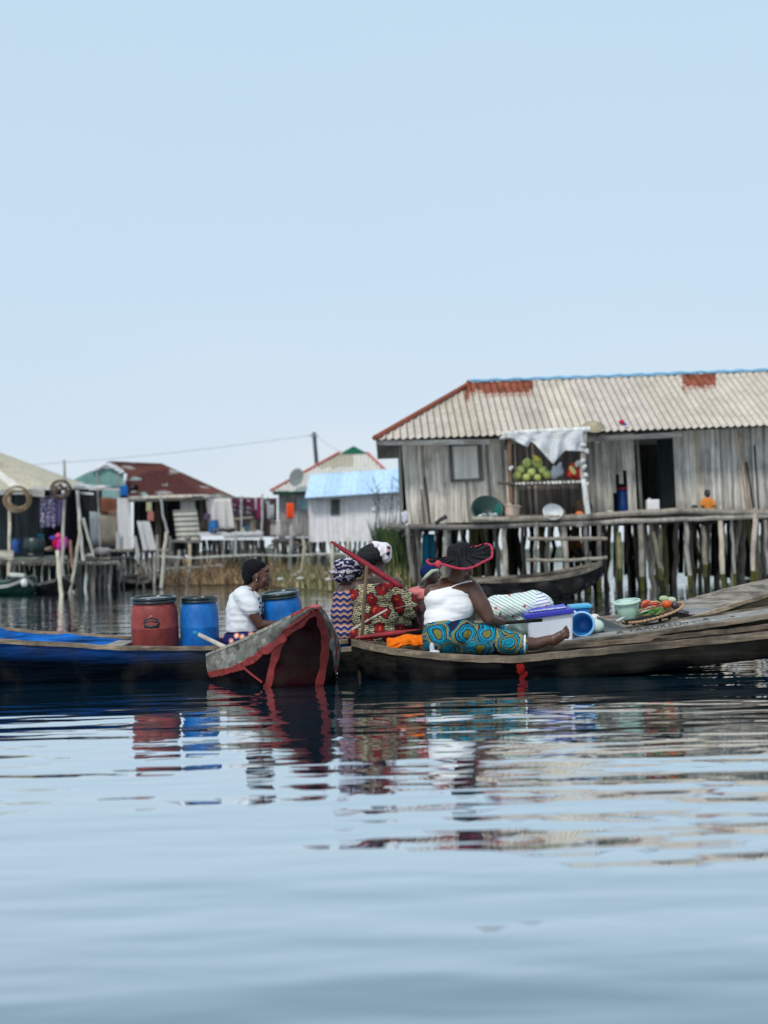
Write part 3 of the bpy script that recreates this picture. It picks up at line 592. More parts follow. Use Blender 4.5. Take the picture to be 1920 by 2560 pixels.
m=MB(); m.ell(W(1737,1270,29.05),(.06,.055,.06),(.03,.016,.02),nz=.2); m.ell(W(1744,1277,29.0),(.1,.05,.04),(.30,.28,.22),nz=.3); m.build('cooking_pot',PLAST,None,smooth=True,label='small dark round pot and cloth on the deck beside the orange child',cat='pot')
# ================================================================ left houses
def boards(m, x0,y0t,y0b,x1,y1t,y1b, Y, wpx, col, j=.2, lean=0, gap=.97, skip=0):
    x=x0
    while x<x1:
        wd=min(wpx*(.6+.8*R()),x1-x); c=x+wd/2; t=(c-x0)/(x1-x0)
        if R()>=skip: m.prism(W(c,y0b+(y1b-y0b)*t+R()*1.5,Y+R()*.03),W(c-lean,y0t+(y1t-y0t)*t,Y+R()*.03),Vector((PM(wd/2,Y)*gap,0,0)),Vector((0,.012,0)),jc(col,j))
        x+=wd
def panel(m, pts, Y, col, t=.02):
    P=[W(x,y,Y if not isinstance(Y,(list,tuple)) else Y[i]) for i,(x,y) in enumerate(pts)]; n=len(P); Q=[p+Vector((0,t,0)) for p in P]
    fs=[tuple(range(n)),tuple(range(2*n-1,n-1,-1))]+[(i,(i+1)%n,n+(i+1)%n,n+i) for i in range(n)]; m.add(P+Q,fs,col)
def cpanel(m, tl,tr,br,bl, Y, pitch, amp, col, j=.06, vert=True, rows=4):
    A=[W(*p,Y) for p in (tl,tr,br,bl)]; 
    if vert: corrug(m,lambda u:A[3].lerp(A[2],u),lambda u:A[0].lerp(A[1],u),0,1,pitch,amp,Vector((0,-1,0)),lambda u,v,p: jc(col,j),rows)
    else: corrug(m,lambda u:A[3].lerp(A[0],u),lambda u:A[2].lerp(A[1],u),0,1,pitch,amp,Vector((0,-1,0)),lambda u,v,p: jc(col,j),rows)
def drape(name, x0,x1,yt,yb, Y, colf, label=None, cat=None, parent=None, material=None, group=None, amp=.03, ragged=.08, nx=22, lean=0):
    m=MB(); P=[]
    for i in range(nx+1):
        u=i/nx; rag=1-ragged*(.5+.5*noise.noise((u*5+x0,Y,0)))
        P.append([W(x0+(x1-x0)*u+lean*(j/9), yt+(yb-yt)*rag*j/9, Y+amp*math.sin(u*16+j*.2)*(j/9+.2)) for j in range(10)])
    m.grid(P,colf); return m.build(name, material or CLOTH, parent, smooth=True, solid=.01, label=label, cat=cat, group=group)
YA=41.0
def house_a():
    t=T('stilt_house','dark plank house at the left edge under a pale beige tin roof','stilt house',W(40,1400,YA)*Vector((1,1,0)) if 0 else Vector((W(40,1400,YA).x,YA,0)))
    m=MB(); bs=lambda u:W(-150+u*300,1228-u*4,YA-.6); tp=lambda u: W(-150+u*300,1228-u*4,YA-.6).lerp(W(-60+u*0,1100,YA+3.5),1)
    # roof plane seen falling to the right: hip end with hip line from (0,1142) to (150,1212)
    A=W(-160,1232,YA-.6); B=W(128,1222,YA-.6); R0=W(-120,1088,YA+2.6); B2=W(205,1208,YA+4.2)
    def cf(u,v,p): s=int(u*9); random.seed(s+40); k=.85+.25*R(); return ((.52*k,.49*k,.40*k) if (s%3) else (.62*k,.61*k,.57*k))
    corrug(m,lambda u:A.lerp(B,u),lambda u:R0.lerp(R0.lerp(B,.05),u),0,1,.03,.02,Vector((0,-.6,.8)),cf,10)
    def cf2(u,v,p): return jc((.46,.43,.33),.06)
    corrug(m,lambda u:B.lerp(B2,u),lambda u:R0.lerp(R0+Vector((.01,0,0)),u),0,1,.06,.02,Vector((.5,0,.8)),cf2,10)
    random.seed(3); m.build('roof',ROOFT,t,smooth=True)
    m=MB(); m.prism(W(-160,1238,YA-.65),W(112,1229,YA-.65),Vector((0,0,.05)),Vector((0,.02,0)),(.50,.49,.47)); panel(m,[(84,1216),(112,1219),(110,1243),(80,1240)],YA-.7,(.52,.51,.48)); m.prism(W(112,1222,YA-.6),W(262,1216,YA-.6),Vector((0,0,.04)),Vector((0,.02,0)),(.58,.57,.55)); m.prism(W(180,1215,YA-.7),W(208,1208,YA-.7),Vector((0,0,.035)),Vector((0,.02,0)),(.6,.6,.58)); m.prism(W(190,1231,YA-.5),W(234,1235,YA-.5),Vector((0,0,.03)),Vector((0,.02,0)),(.6,.6,.6)); m.prism(W(188,1219,YA-.4),W(300,1224,YA-.4),Vector((0,0,.03)),Vector((0,.02,0)),(.45,.45,.44)); m.build('eave_board',WOODX,t)
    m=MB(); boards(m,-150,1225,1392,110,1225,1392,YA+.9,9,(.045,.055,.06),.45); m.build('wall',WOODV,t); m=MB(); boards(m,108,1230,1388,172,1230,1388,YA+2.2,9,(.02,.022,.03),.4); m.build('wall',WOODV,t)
    m=MB(); m.box(((W(-150,1400,YA).x+W(172,1400,YA).x)/2,YA+3,W(0,1290,YA).z),( (W(172,1400,YA).x-W(-150,1400,YA).x)/2,.02,.9),(.015,.015,.02)); m.build('rear_wall',WOODV,t)
    m=MB()
    for k in range(30): m.box(((W(-150,1400,YA).x+W(285,1400,YA).x)/2,YA-.5+k*.13,W(100,1400,YA).z),((W(285,1400,YA).x-W(-150,1400,YA).x)/2,.055,.025),jc((.2,.18,.16),.3))
    for k in range(46): a=W(-140+k*9.4,1404+R()*3,YA-.75); m.tube([a,a+Vector((0,.7,.02))],.02+.02*R(),jc((.36,.34,.31),.4),n=6)
    m.prism(W(-150,1411,YA-.5),W(300,1408,YA-.5),Vector((0,0,.035)),Vector((0,.04,0)),(.22,.2,.18)); m.build('deck',WOODX,t)
    for k,(x,c,r) in enumerate([(2,(.1,.1,.09),.05),(22,(.12,.11,.1),.06),(36,(.32,.30,.27),.06),(60,(.3,.33,.3),.03),(95,(.06,.06,.06),.05),(118,(.05,.05,.05),.05),(136,(.04,.04,.04),.05),(187,(.16,.15,.13),.06),(199,(.28,.27,.24),.07),(226,(.2,.18,.16),.07),(236,(.22,.19,.17),.06),(250,(.3,.28,.26),.05),(262,(.2,.19,.18),.05),(278,(.24,.22,.2),.05)]):
        a=W(x,1408,YA-.4+R()*.8); m=MB(); pole(m,a,Vector((a.x+(R()-.5)*.2,a.y,-.3)),r,r*.9,c,.02); m.build('stilt',POLE,t)
    for k in range(26):
        a=W(-20+k*12+R()*5,1408,YA+.8+R()*2.6); m=MB(); pole(m,a,Vector((a.x+(R()-.5)*.3,a.y,-.3)),.05,.05,(.03,.03,.03),.02); m.build('stilt',POLE,t)
house_a()
def posts_left():
    for pts,r,c,Y,lab in [
      ([(23,1236),(24,1320),(23,1400),(22,1440)],4.5,(.60,.54,.44),YA-.9,'tall pale post at the left edge holding the large cane hoop'),
      ([(160,1150),(161,1230),(158,1330),(156,1445)],4,(.42,.40,.36),YA-.9,'tall grey post beside the hanging purple cloth'),
      ([(193,1226),(200,1320),(209,1402)],4.2,(.50,.49,.44),YA-.8,'grey post leaning right in front of the grey tin sheet'),
      ([(201,1320),(190,1400),(174,1482)],3.8,(.46,.42,.34),YA-1.4,'thin brown pole slanting down left into the water under the deck'),
      ([(208,1295),(220,1340),(234,1392)],3.8,(.44,.42,.36),YA-.8,'short pole leaning left against the torn grey tin'),
      ([(143,1376),(148,1430),(155,1495)],5.2,(.68,.62,.48),37.6,'thick cream coloured post standing in the open water'),
      ([(176,1350),(181,1420)],3.5,(.34,.2,.14),YA-.9,'reddish stake at the deck edge behind the slanting pole'),
      ([(242,1180),(247,1290),(252,1395)],2.6,(.3,.28,.27),YA-.2,'thin grey pole rising above the teal gable front'),
      ([(294,1182),(296,1240)],2.2,(.3,.28,.27),46.5,'short thin pole before the right end of the teal gable'),
      ([(416,1329),(410,1390),(403,1470)],4.2,(.52,.47,.38),41,'crooked forked pole standing in water right of the moored grey canoe'),
      ([(393,1337),(395,1430)],3.4,(.36,.34,.3),44,'short grey stake just left of the crooked forked pole'),
      ([(400,1235),(408,1290),(420,1335)],3.0,(.42,.43,.42),47.2,'leaning grey prop under the eave of the rusty roofed house'),
      ([(474,1358),(475,1395),(473,1436)],4.2,(.62,.52,.36),45.5,'bright tan fence post in front of the dark gap below the tin panel'),
      ([(590,1335),(588,1392)],3.8,(.45,.45,.44),46.5,'grey post under the white platform of the washing lines'),
      ([(728,1297),(727,1362),(724,1425)],4.0,(.52,.50,.46),49,'pale post with the orange garment hung on it'),
      ([(757,1347),(761,1370),(752,1432)],3.8,(.46,.38,.27),40,'gnarled tan fence post left of the white shack'),
      ([(831,1357),(832,1430)],3.8,(.66,.60,.48),39.5,'pale fence post below the white shack, left one of two'),
      ([(870,1343),(868,1395)],3.6,(.68,.63,.52),42,'taller pale post below the white shack, near the headwraps'),
      ([(656,1235),(655,1300),(653,1350)],3.0,(.44,.42,.40),47.5,'thin grey post at the right end of the washing line'),
      ([(604,1240),(602,1345)],2.6,(.38,.36,.35),47.3,'thin post in the middle of the washing line'),
      ([(449,1375),(443,1432)],4.2,(.33,.31,.28),45.8,'short grey stump standing left of the bright tan fence post')]:
        m=MB(); P=[W(x,y,Y) for x,y in pts]; Q=[]
        for i in range(len(P)-1): Q+= [P[i].lerp(P[i+1],k/3) for k in range(3)]
        Q.append(P[-1]); Q=knock(Q,.012); m.tube(Q,[PM(r,Y)*(.85+.3*R()) for _ in Q],c); m.build('wooden_post',POLE,None,label=lab,cat='post')
posts_left()
def hoops():
    for n,(x,y,r,k,c,Y,lab) in enumerate([(46,1249,36,7,(.26,.19,.12),YA-1.1,'coil of brown cane hoops hung on the leftmost post'),(154,1226,24,6,(.12,.09,.075),YA-1.1,'tangled dark cane coil hung on the post beside the purple cloth')]):
        m=MB()
        for i in range(k):
            cx=x+(R()-.5)*12; cy=y+(R()-.5)*10; rr=r*(.62+.42*R()); ang=R(); pts=[]
            for a in range(33):
                th=a*2*math.pi/32; pts.append(W(cx+rr*math.cos(th),cy+rr*math.sin(th)*(.9+.08*math.sin(i)),Y+.04*math.sin(th+i)-.01*i))
            m.tube(pts,.017,jc(c,.35),n=6)
        m.build('cane_coil',POLE,None,label=lab,cat='coil')
    m=MB()
    for i in range(9): m.ell(W(140+R()*26,1208+R()*22,YA-1.15),(.05+.05*R(),.05,.04+.03*R()),random.choice([(.1,.08,.06),(.55,.53,.5),(.06,.05,.05)]),nz=.5)
    m.build('net_bundle',CLOTH,None,smooth=True,label='bundle of dark and white netting on top of the cane coil post',cat='netting')
hoops()
drape('purple_cloth',101,137,1240,1322,YA-.3,(.5,.5,.5),'patterned lilac and white cloth hanging in front of the dark house','cloth',material=fabric('purple_print',f_purple),amp=.05)
drape('violet_cloth',136,158,1236,1318,YA-.25,(.13,.11,.22),'plain dull violet cloth hanging right of the patterned lilac one','cloth',amp=.05)
def barrel(name,label,c,r,hh,body,lid,M=None,handle=False,group=None):
    t=T(name,label,'barrel',c,group); k=r; P=[(.80,0),(.88,.015),(.93,.10),(1.0,.22),(1.0,.50),(1.005,.505),(1.005,.515),(1.0,.52),(1.0,.70),(.97,.80),(.91,.87),(.885,.885),(.89,.90),(.86,.905),(.86,.93)]
    m=MB(); m.lathe([(a*k,b*hh) for a,b in P],c,body,M,n=48); b=m.build('body',DULLP,t,smooth=True)
    m=MB(); L=[(.86,.915),(.95,.905),(.97,.912),(.97,.93),(.955,.935),(.955,.95),(.97,.955),(.97,.985),(.95,1.0),(.90,1.0),(.885,.985),(.87,.965),(.5,.985),(.02,.99)]; m.lathe([(a*k,b_*hh) for a,b_ in L],c,[lid]*14,M,n=48); m.build('lid',mat('lid_plastic',(9,9,9),.14,.22,bump=.05,spec=.6),t,smooth=True)
    if handle:
        q=lambda x,z: c+Vector((x*k,-math.sqrt(max(.02,1-x*x))*k-.012,z*hh))
        m=MB(); m.tube([q(-.26,.54),q(-.30,.58),q(-.24,.645),q(0,.675),q(.24,.645),q(.30,.58),q(.26,.54)],.011,(.02,.025,.03)); m.tube([q(-.30,.535),q(0,.53),q(.30,.535)],.013,(.02,.025,.03)); m.tube([q(-.22,.60),q(0,.62),q(.22,.60)],.008,(.02,.025,.03)); m.build('handle',PLAST,t,smooth=True)
        m=MB(); m.ell(q(0,.69),(.018,.012,.012),(.5,.05,.06)); m.build('seal_tag',PLAST,t,smooth=True)
        m=MB()
        for xx in (-.75,0,.62): m.prism(q(xx-.10,.845)+Vector((0,.012,0)),q(xx+.13,.84)+Vector((0,.012,0)),Vector((0,0,.009)),Vector((0,.008,0)),(.33,.06,.055))
        m.build('lug',DULLP,t)
    return t
barrel('barrel','blue barrel standing on the far left deck beside the pale post',W(41,1384,YA-.4)*1.0,.13,.40,(.01,.07,.25),(.01,.07,.2))
def leftdeck():
    m=MB(); c=W(86,1384,YA-.5); t=T('water_vat','big dark green round vat on the left deck','vat',c); m.lathe([(.18,0),(.29,.08),(.31,.25),(.27,.42),(.25,.44),(.22,.41),(.01,.40)],c,(.012,.03,.032),n=32); m.build('body',PLAST,t,smooth=True)
    c=W(102,1347,YA-.45); m=MB(); m.lathe([(.07,0),(.10,.12),(.105,.125),(.09,.11),(.01,.02)],c,(.02,.20,.33),n=24); m.build('bucket',PLAST,None,smooth=True,label='small teal bucket resting on the rim of the dark vat',cat='bucket')
    m=MB()
    for x,y,a,b,c in ((152,1362,.17,.2,(.55,.03,.28)),(140,1360,.11,.17,(.42,.012,.06)),(146,1340,.08,.08,(.75,.10,.20)),(133,1345,.12,.07,(.08,.06,.30)),(149,1368,.04,.14,(.16,.12,.5)),(163,1358,.08,.16,(.5,.06,.3))): m.ell(W(x,y,YA-.4),(a,.12,b),c,nz=.25,nf=7)
    m.build('cloth_bundle',CLOTH,None,smooth=True,label='bright pink, red and purple cloth bundle at the edge of the left deck',cat='bundle')
    m=MB()
    for k in range(5): m.prism(W(-30,1388-k*3+R()*3,YA-1),W(34,1398-k*5,YA-1),Vector((0,0,.02)),Vector((0,.03,0)),jc((.55,.50,.43),.2))
    m.build('plank_stack',WOODX,None,label='small stack of pale planks at the far left deck edge',cat='planks')
leftdeck()
YB=48.0
def house_b():
    t=T('stilt_house','patched house with a rust brown tin roof and a teal gable end','stilt house',Vector((W(420,1400,YB).x,YB,0)))
    rl=W(275,1153,YB+2.2); rr=W(401,1159,YB+2.2); e0=W(322,1246,YB-.6); e1=W(508,1240,YB-.6); e2=W(548,1232,YB-.2); e3=W(596,1247,YB+1.8); 
    def cf(u,v,p):
        n=noise.noise((p.x*.9,p.z*2.5,1)); c=(.095,.036,.033)
        if v<.045: c=(.50,.47,.41)
        elif noise.noise((p.x*1.6+p.z*1.3,p.z*5,7))>.46: c=(.33,.30,.29)
        elif noise.noise((p.x*1.9+9,p.z*6,3))>.52: c=(.25,.35,.34)
        elif n>.3: c=(.14,.055,.045)
        return jc(c,.08)
    m=MB(); corrug(m,lambda u:e0.lerp(e1,u) ,lambda u:rl.lerp(rr,u),0,1,.045,.028,Vector((0,-.6,.8)),cf,22)
    corrug(m,lambda u:e1.lerp(e3,u),lambda u:rr.lerp(rr+Vector((.02,0,0)),u),0,1,.07,.02,Vector((.4,-.4,.8)),cf,22)
    bk=rl+Vector((-.4,2.6,-1.2)); m.quad(rl,rr,rr+Vector((1.5,2.6,-1.2)),bk,(.145,.052,.045)); rf=m.build('roof',ROOFT,t,smooth=True)
    m=MB()
    for k in range(26): a=e0.lerp(e1,(k+.5)/26) if k<22 else e1.lerp(e3,(k-21.5)/5); m.ell(a+Vector((0,-.02,.0)),(.075,.05,.055),jc((.62,.56,.46),.2),nz=.2)
    m.build('eave_tile',ROOFT,rf,smooth=True)
    m=MB(); m.prism(e0+Vector((0,0,-.09)),e1+Vector((0,0,-.09)),Vector((0,0,.03)),Vector((0,.03,0)),(.12,.12,.11)); m.prism(e1+Vector((0,0,-.05)),e2+Vector((0,0,-.05)),Vector((0,0,.04)),Vector((0,.03,0)),(.45,.45,.42)); m.prism(e2+Vector((0,0,-.05)),e3+Vector((0,0,-.05)),Vector((0,0,.045)),Vector((0,.03,0)),(.5,.46,.4)); m.build('eave_board',WOODX,rf)
    # teal gable and ridge rubble
    m=MB(); G=[(168,1208),(205,1188),(240,1172),(300,1172),(313,1180),(316,1196),(311,1216),(250,1214)]; panel(m,G,YB-.3,(.17,.33,.30)); panel(m,[(255,1217),(300,1214),(300,1246),(255,1247)],YB-.25,(.22,.38,.37)); m.build('gable',TIN,t)
    m=MB(); 
    P=[W(240,1172,YB-.2),W(272,1153,YB+2),W(307,1173,YB-.2)]; m.add(P,[(0,1,2)],(.3,.3,.3)); m.build('gable_top',TIN,t,solid=.03)
    for k in range(15):
        m=MB(); u=k/14; m.ell(W(234+u*72,1176-18*math.sin(math.pi*min(1,u*1.1))+R()*6,YB-.4),(.07+.03*R(),.06,.06),jc((.66,.66,.68),.1),nz=.35); m.build('ridge_rubble',CLOTH,t,smooth=True)
    m=MB(); m.tube([W(314,1184,YB-.45),W(311,1215,YB-.45)],[.055,.05],(.66,.66,.66)); m.build('white_pipe',PLAST,t,smooth=True)
    # patched walls, each patch a sheet of its own
    def sheet(n,mt,tl,tr,br,bl,Y,c,**k): m=MB(); cpanel(m,tl,tr,br,bl,Y,k.get('p',.12),k.get('a',.02),c,k.get('j',.06),k.get('v',True)); return m.build(n,mt,t,smooth=True,solid=.006)
    sheet('tin_sheet',TIN,(170,1243),(194,1240),(192,1360),(177,1358),YB-.2,(.30,.38,.40),p=.3); sheet('tin_sheet',TIN,(196,1242),(217,1244),(211,1362),(186,1362),YB-.15,(.20,.20,.21),p=.3)
    sheet('tin_sheet',TIN,(214,1278),(250,1280),(248,1365),(232,1367),YB-.2,(.27,.31,.34),p=.3,j=.15); sheet('rusty_tin_sheet',TIN,(252,1243),(290,1246),(290,1290),(252,1285),YB-.3,(.22,.085,.05),p=.16); sheet('tin_sheet',TIN,(250,1283),(297,1270),(288,1366),(252,1364),YB-.28,(.30,.27,.22),p=.16,j=.12)
    m=MB(); boards(m,296,1245,1374,330,1245,1372,YB-.35,12,(.66,.65,.66),.06,lean=4); boards(m,290,1328,1374,300,1330,1374,YB-.5,6,(.5,.5,.48),.1); m.build('white_boards',WHITEW,t)
    m=MB(); boards(m,372,1302,1374,392,1304,1374,YB-.9,12,(.62,.62,.62),.05,lean=18); m.build('leaning_board',WHITEW,t); m=MB(); boards(m,358,1302,1374,370,1304,1374,YB-.95,12,(.60,.60,.6),.05,lean=16); m.build('leaning_board',WHITEW,t)
    m=MB(); m.prism(W(350,1410,YB-.8),W(336,1340,YB-.8),Vector((.06,0,0)),Vector((0,.02,0)),(.5,.5,.48)); m.build('leaning_board',WHITEW,t)
    m=MB(); boards(m,334,1250,1375,430,1250,1375,YB+.9,10,(.02,.018,.02),.4); m.build('wall',WOODV,t); m=MB(); boards(m,388,1252,1370,402,1252,1370,YB+.1,6,(.10,.075,.06),.3); m.build('wall',WOODV,t); m=MB(); boards(m,495,1245,1338,522,1240,1335,YB-.1,6,(.09,.075,.065),.45); m.build('wall',WOODV,t); m=MB(); boards(m,520,1240,1335,660,1245,1335,YB+1.2,10,(.05,.045,.05),.4); m.build('wall',WOODV,t); m=MB(); boards(m,168,1225,1412,300,1225,1412,YB+.8,10,(.025,.026,.03),.3); m.build('wall',WOODV,t); m=MB(); boards(m,430,1250,1375,500,1250,1375,YB+.8,9,(.02,.02,.025),.3); m.build('wall',WOODV,t)  # dark boards behind the tin sheets are backing added against bright water
    sheet('tin_panel',TIN,(432,1276),(492,1274),(503,1352),(442,1354),YB-.55,(.46,.45,.40),p=.16,a=.03,v=False); sheet('tin_panel',TIN,(450,1248),(486,1247),(490,1276),(452,1277),YB-.4,(.44,.43,.40),p=.3)
    drape('white_sheet',514,577,1246,1326,YB-.3,(.60,.57,.55),parent=t,amp=.08,lean=10); 
    m=MB(); boards(m,296,1374,1380,420,1374,1380,YB-.5,40,(.3,.28,.25),.2); m.prism(W(262,1376,YB-.6),W(424,1374,YB-.6),Vector((0,0,.04)),Vector((0,.05,0)),(.28,.26,.24))
    for k in range(16): a=W(290+k*8,1377,YB-.7); m.tube([a,a+Vector((0,.9,0))],.03,jc((.3,.28,.25),.3),n=6)
    m.build('deck',WOODX,t)
    m=MB(); m.prism(W(500,1335,YB-.5),W(657,1333,YB-.5),Vector((0,0,.055)),Vector((0,.35,0)),(.62,.61,.62)); m.prism(W(560,1344,YB-.7),W(657,1341,YB-.7),Vector((0,0,.05)),Vector((0,.1,0)),(.58,.57,.58)); m.prism(W(430,1352,YB-.4),W(505,1354,YB-.4),Vector((0,0,.04)),Vector((0,.3,0)),(.2,.19,.18)); m.build('white_platform',WHITEW,t)
    for k in range(58):
        x=266+k*6.8+R()*4; Yk=YB-.5+R()*2.4; a=W(x,1378 if x<424 else 1350,Yk); m=MB(); pole(m,a,Vector((a.x+(R()-.5)*.35,Yk,.0)),.035+.025*R(),None,jc(random.choice([(.28,.27,.25),(.10,.09,.08),(.2,.19,.17),(.04,.04,.04)]),.2),.04); m.build('stilt',POLE,t)
house_b()
drape('cloth',366,379,1256,1280,YB-.8,(.42,.42,.26),'pale yellow cloth hanging in the dark window of the rusty roofed house','cloth',nx=8); drape('cloth',369,384,1279,1304,YB-.8,(.42,.17,.15),'dull pink cloth hanging below the pale yellow cloth','cloth',nx=8)
drape('cloth',301,319,1214,1241,YB-.8,(.02,.14,.45),'bright blue cloth hung at the right corner of the teal gable','cloth',nx=8)
m=MB(); m.ell(W(340,1218,YB-.9),(.08,.08,.09),(.01,.01,.012),nz=.4); m.ell(W(326,1225,YB-.9),(.07,.06,.07),(.02,.02,.02),nz=.4); m.ell(W(334,1230,YB-.95),(.09,.05,.04),(.3,.3,.3),nz=.4); m.build('dark_bundle',CLOTH,None,smooth=True,label='small black bundle on the rusty roof edge beside the blue cloth',cat='bundle')
barrel('barrel','blue barrel standing on the white platform before the hanging sheet',W(535,1333,YB-.75),.165,.42,(.01,.14,.36),(.01,.12,.30))
drape('violet_cloth',510,527,1284,1300,YB-.85,(.10,.08,.14),'dark violet cloth hanging left of the blue barrel on the platform','cloth',nx=8)
m=MB(); c=W(540,1332,YB-1.0); 
for d in ((-.07,0),(.07,0)): m.box(c+Vector((d[0],0,.06)),(.012,.03,.07),(.35,.25,.18))
m.box(c+Vector((0,0,.12)),(.09,.04,.012),(.35,.25,.18)); m.build('stool',WOODX,None,label='tiny wooden stool in front of the blue barrel on the platform',cat='stool')
def laundry():
    Y=YB-.2; t=0
    m=MB(); m.tube([W(578+i*10,1244+2.5*math.sin(i/7*math.pi),Y) for i in range(9)],.008,(.2,.2,.2),n=5); m.build('washing_line',CLOTH,None,label='washing line strung right of the rusty roofed house',cat='washing line')
    for i,(a,b,yb,c) in enumerate([(580,588,1284,(.5,.5,.55)),(589,598,1272,(.10,.03,.06)),(598,608,1290,(.42,.42,.48)),(608,618,1268,(.08,.02,.05)),(617,627,1292,(.3,.28,.34)),(626,636,1284,(.12,.03,.06)),(634,641,1276,(.55,.56,.6))]):
        drape('hung_garment',a,b,1246,yb,Y-.02*(i%3),c,'small wine or whitish garment pegged in the row on the washing line','garment',nx=6,group='garments on the washing line',material=fabric('laundry_print',f_laundry) if i in(0,2,4) else CLOTH)
    drape('hung_garment',643,653,1246,1300,Y-.1,(.20,.02,.08),'long wine red garment at the right end of the washing line','garment',nx=6,lean=-2)
    m=MB(); boards(m,624,1248,1340,692,1245,1342,Y+1.6,8,(.085,.045,.05),.25); m.build('brown_fence',WOODV,None,label='dark wine brown board wall behind the washing line',cat='wall')
    for x0,x1,y0,y1,c,l in ((668,684,1262,1300,(.42,.44,.46),'crumpled pale grey cloth hung left of the grey plank wall'),(676,688,1286,1312,(.02,.03,.05),'dark cloth hung at the corner of the grey plank wall'),(676,700,1300,1342,(.55,.53,.50),'dirty white sack cloth hung low beside the grey plank wall')):
        drape('cloth',x0,x1,y0,y1,Y+.3,c,l,'cloth',nx=8,amp=.06)
    m=MB(); 
    for k in range(9): m.ell(W(660+R()*18,1248+R()*30,Y+.4),(.08,.05,.08),random.choice([(.4,.42,.45),(.05,.05,.06),(.12,.1,.11)]),nz=.5)
    m.build('net_heap',CLOTH,None,smooth=True,label='tangle of grey nets hung on the washing post',cat='netting')
    m=MB(); c=W(618,1336,Y-.2); m.prism(W(585,1298,Y),W(633,1293,Y),Vector((0,0,.03)),Vector((0,.25,0)),(.36,.3,.24)); 
    for x in (590,630): m.prism(W(x,1298,Y-.1),W(x,1335,Y-.1),Vector((.03,0,0)),Vector((0,.03,0)),(.3,.25,.2))
    m.box(W(630,1316,Y+.05),(.12,.05,.22),(.34,.29,.22)); m.build('wooden_table',WOODX,None,label='rough wooden table on the white platform under the washing line',cat='table')
    c=W(612,1331,Y-.3); m=MB(); m.lathe([(.09,0),(.12,.2),(.125,.21),(.10,.18),(.01,.02)],c,(.02,.13,.28),n=24); m.build('blue_tub',PLAST,None,smooth=True,label='blue tub under the wooden table on the platform',cat='tub')
    c=W(607,1334,Y-.45); m=MB(); m.lathe([(.05,0),(.06,.12),(.03,.17),(.03,.2)],c,(.5,.48,.2),n=16); m.build('yellow_bottle',PLAST,None,smooth=True,label='small yellow jug in front of the blue tub',cat='jug')
laundry()
drape('orange_garment',716,734,1258,1298,48.8,(.80,.10,.03),'bright orange red garment hung on the pale post','garment',nx=12,amp=.05)
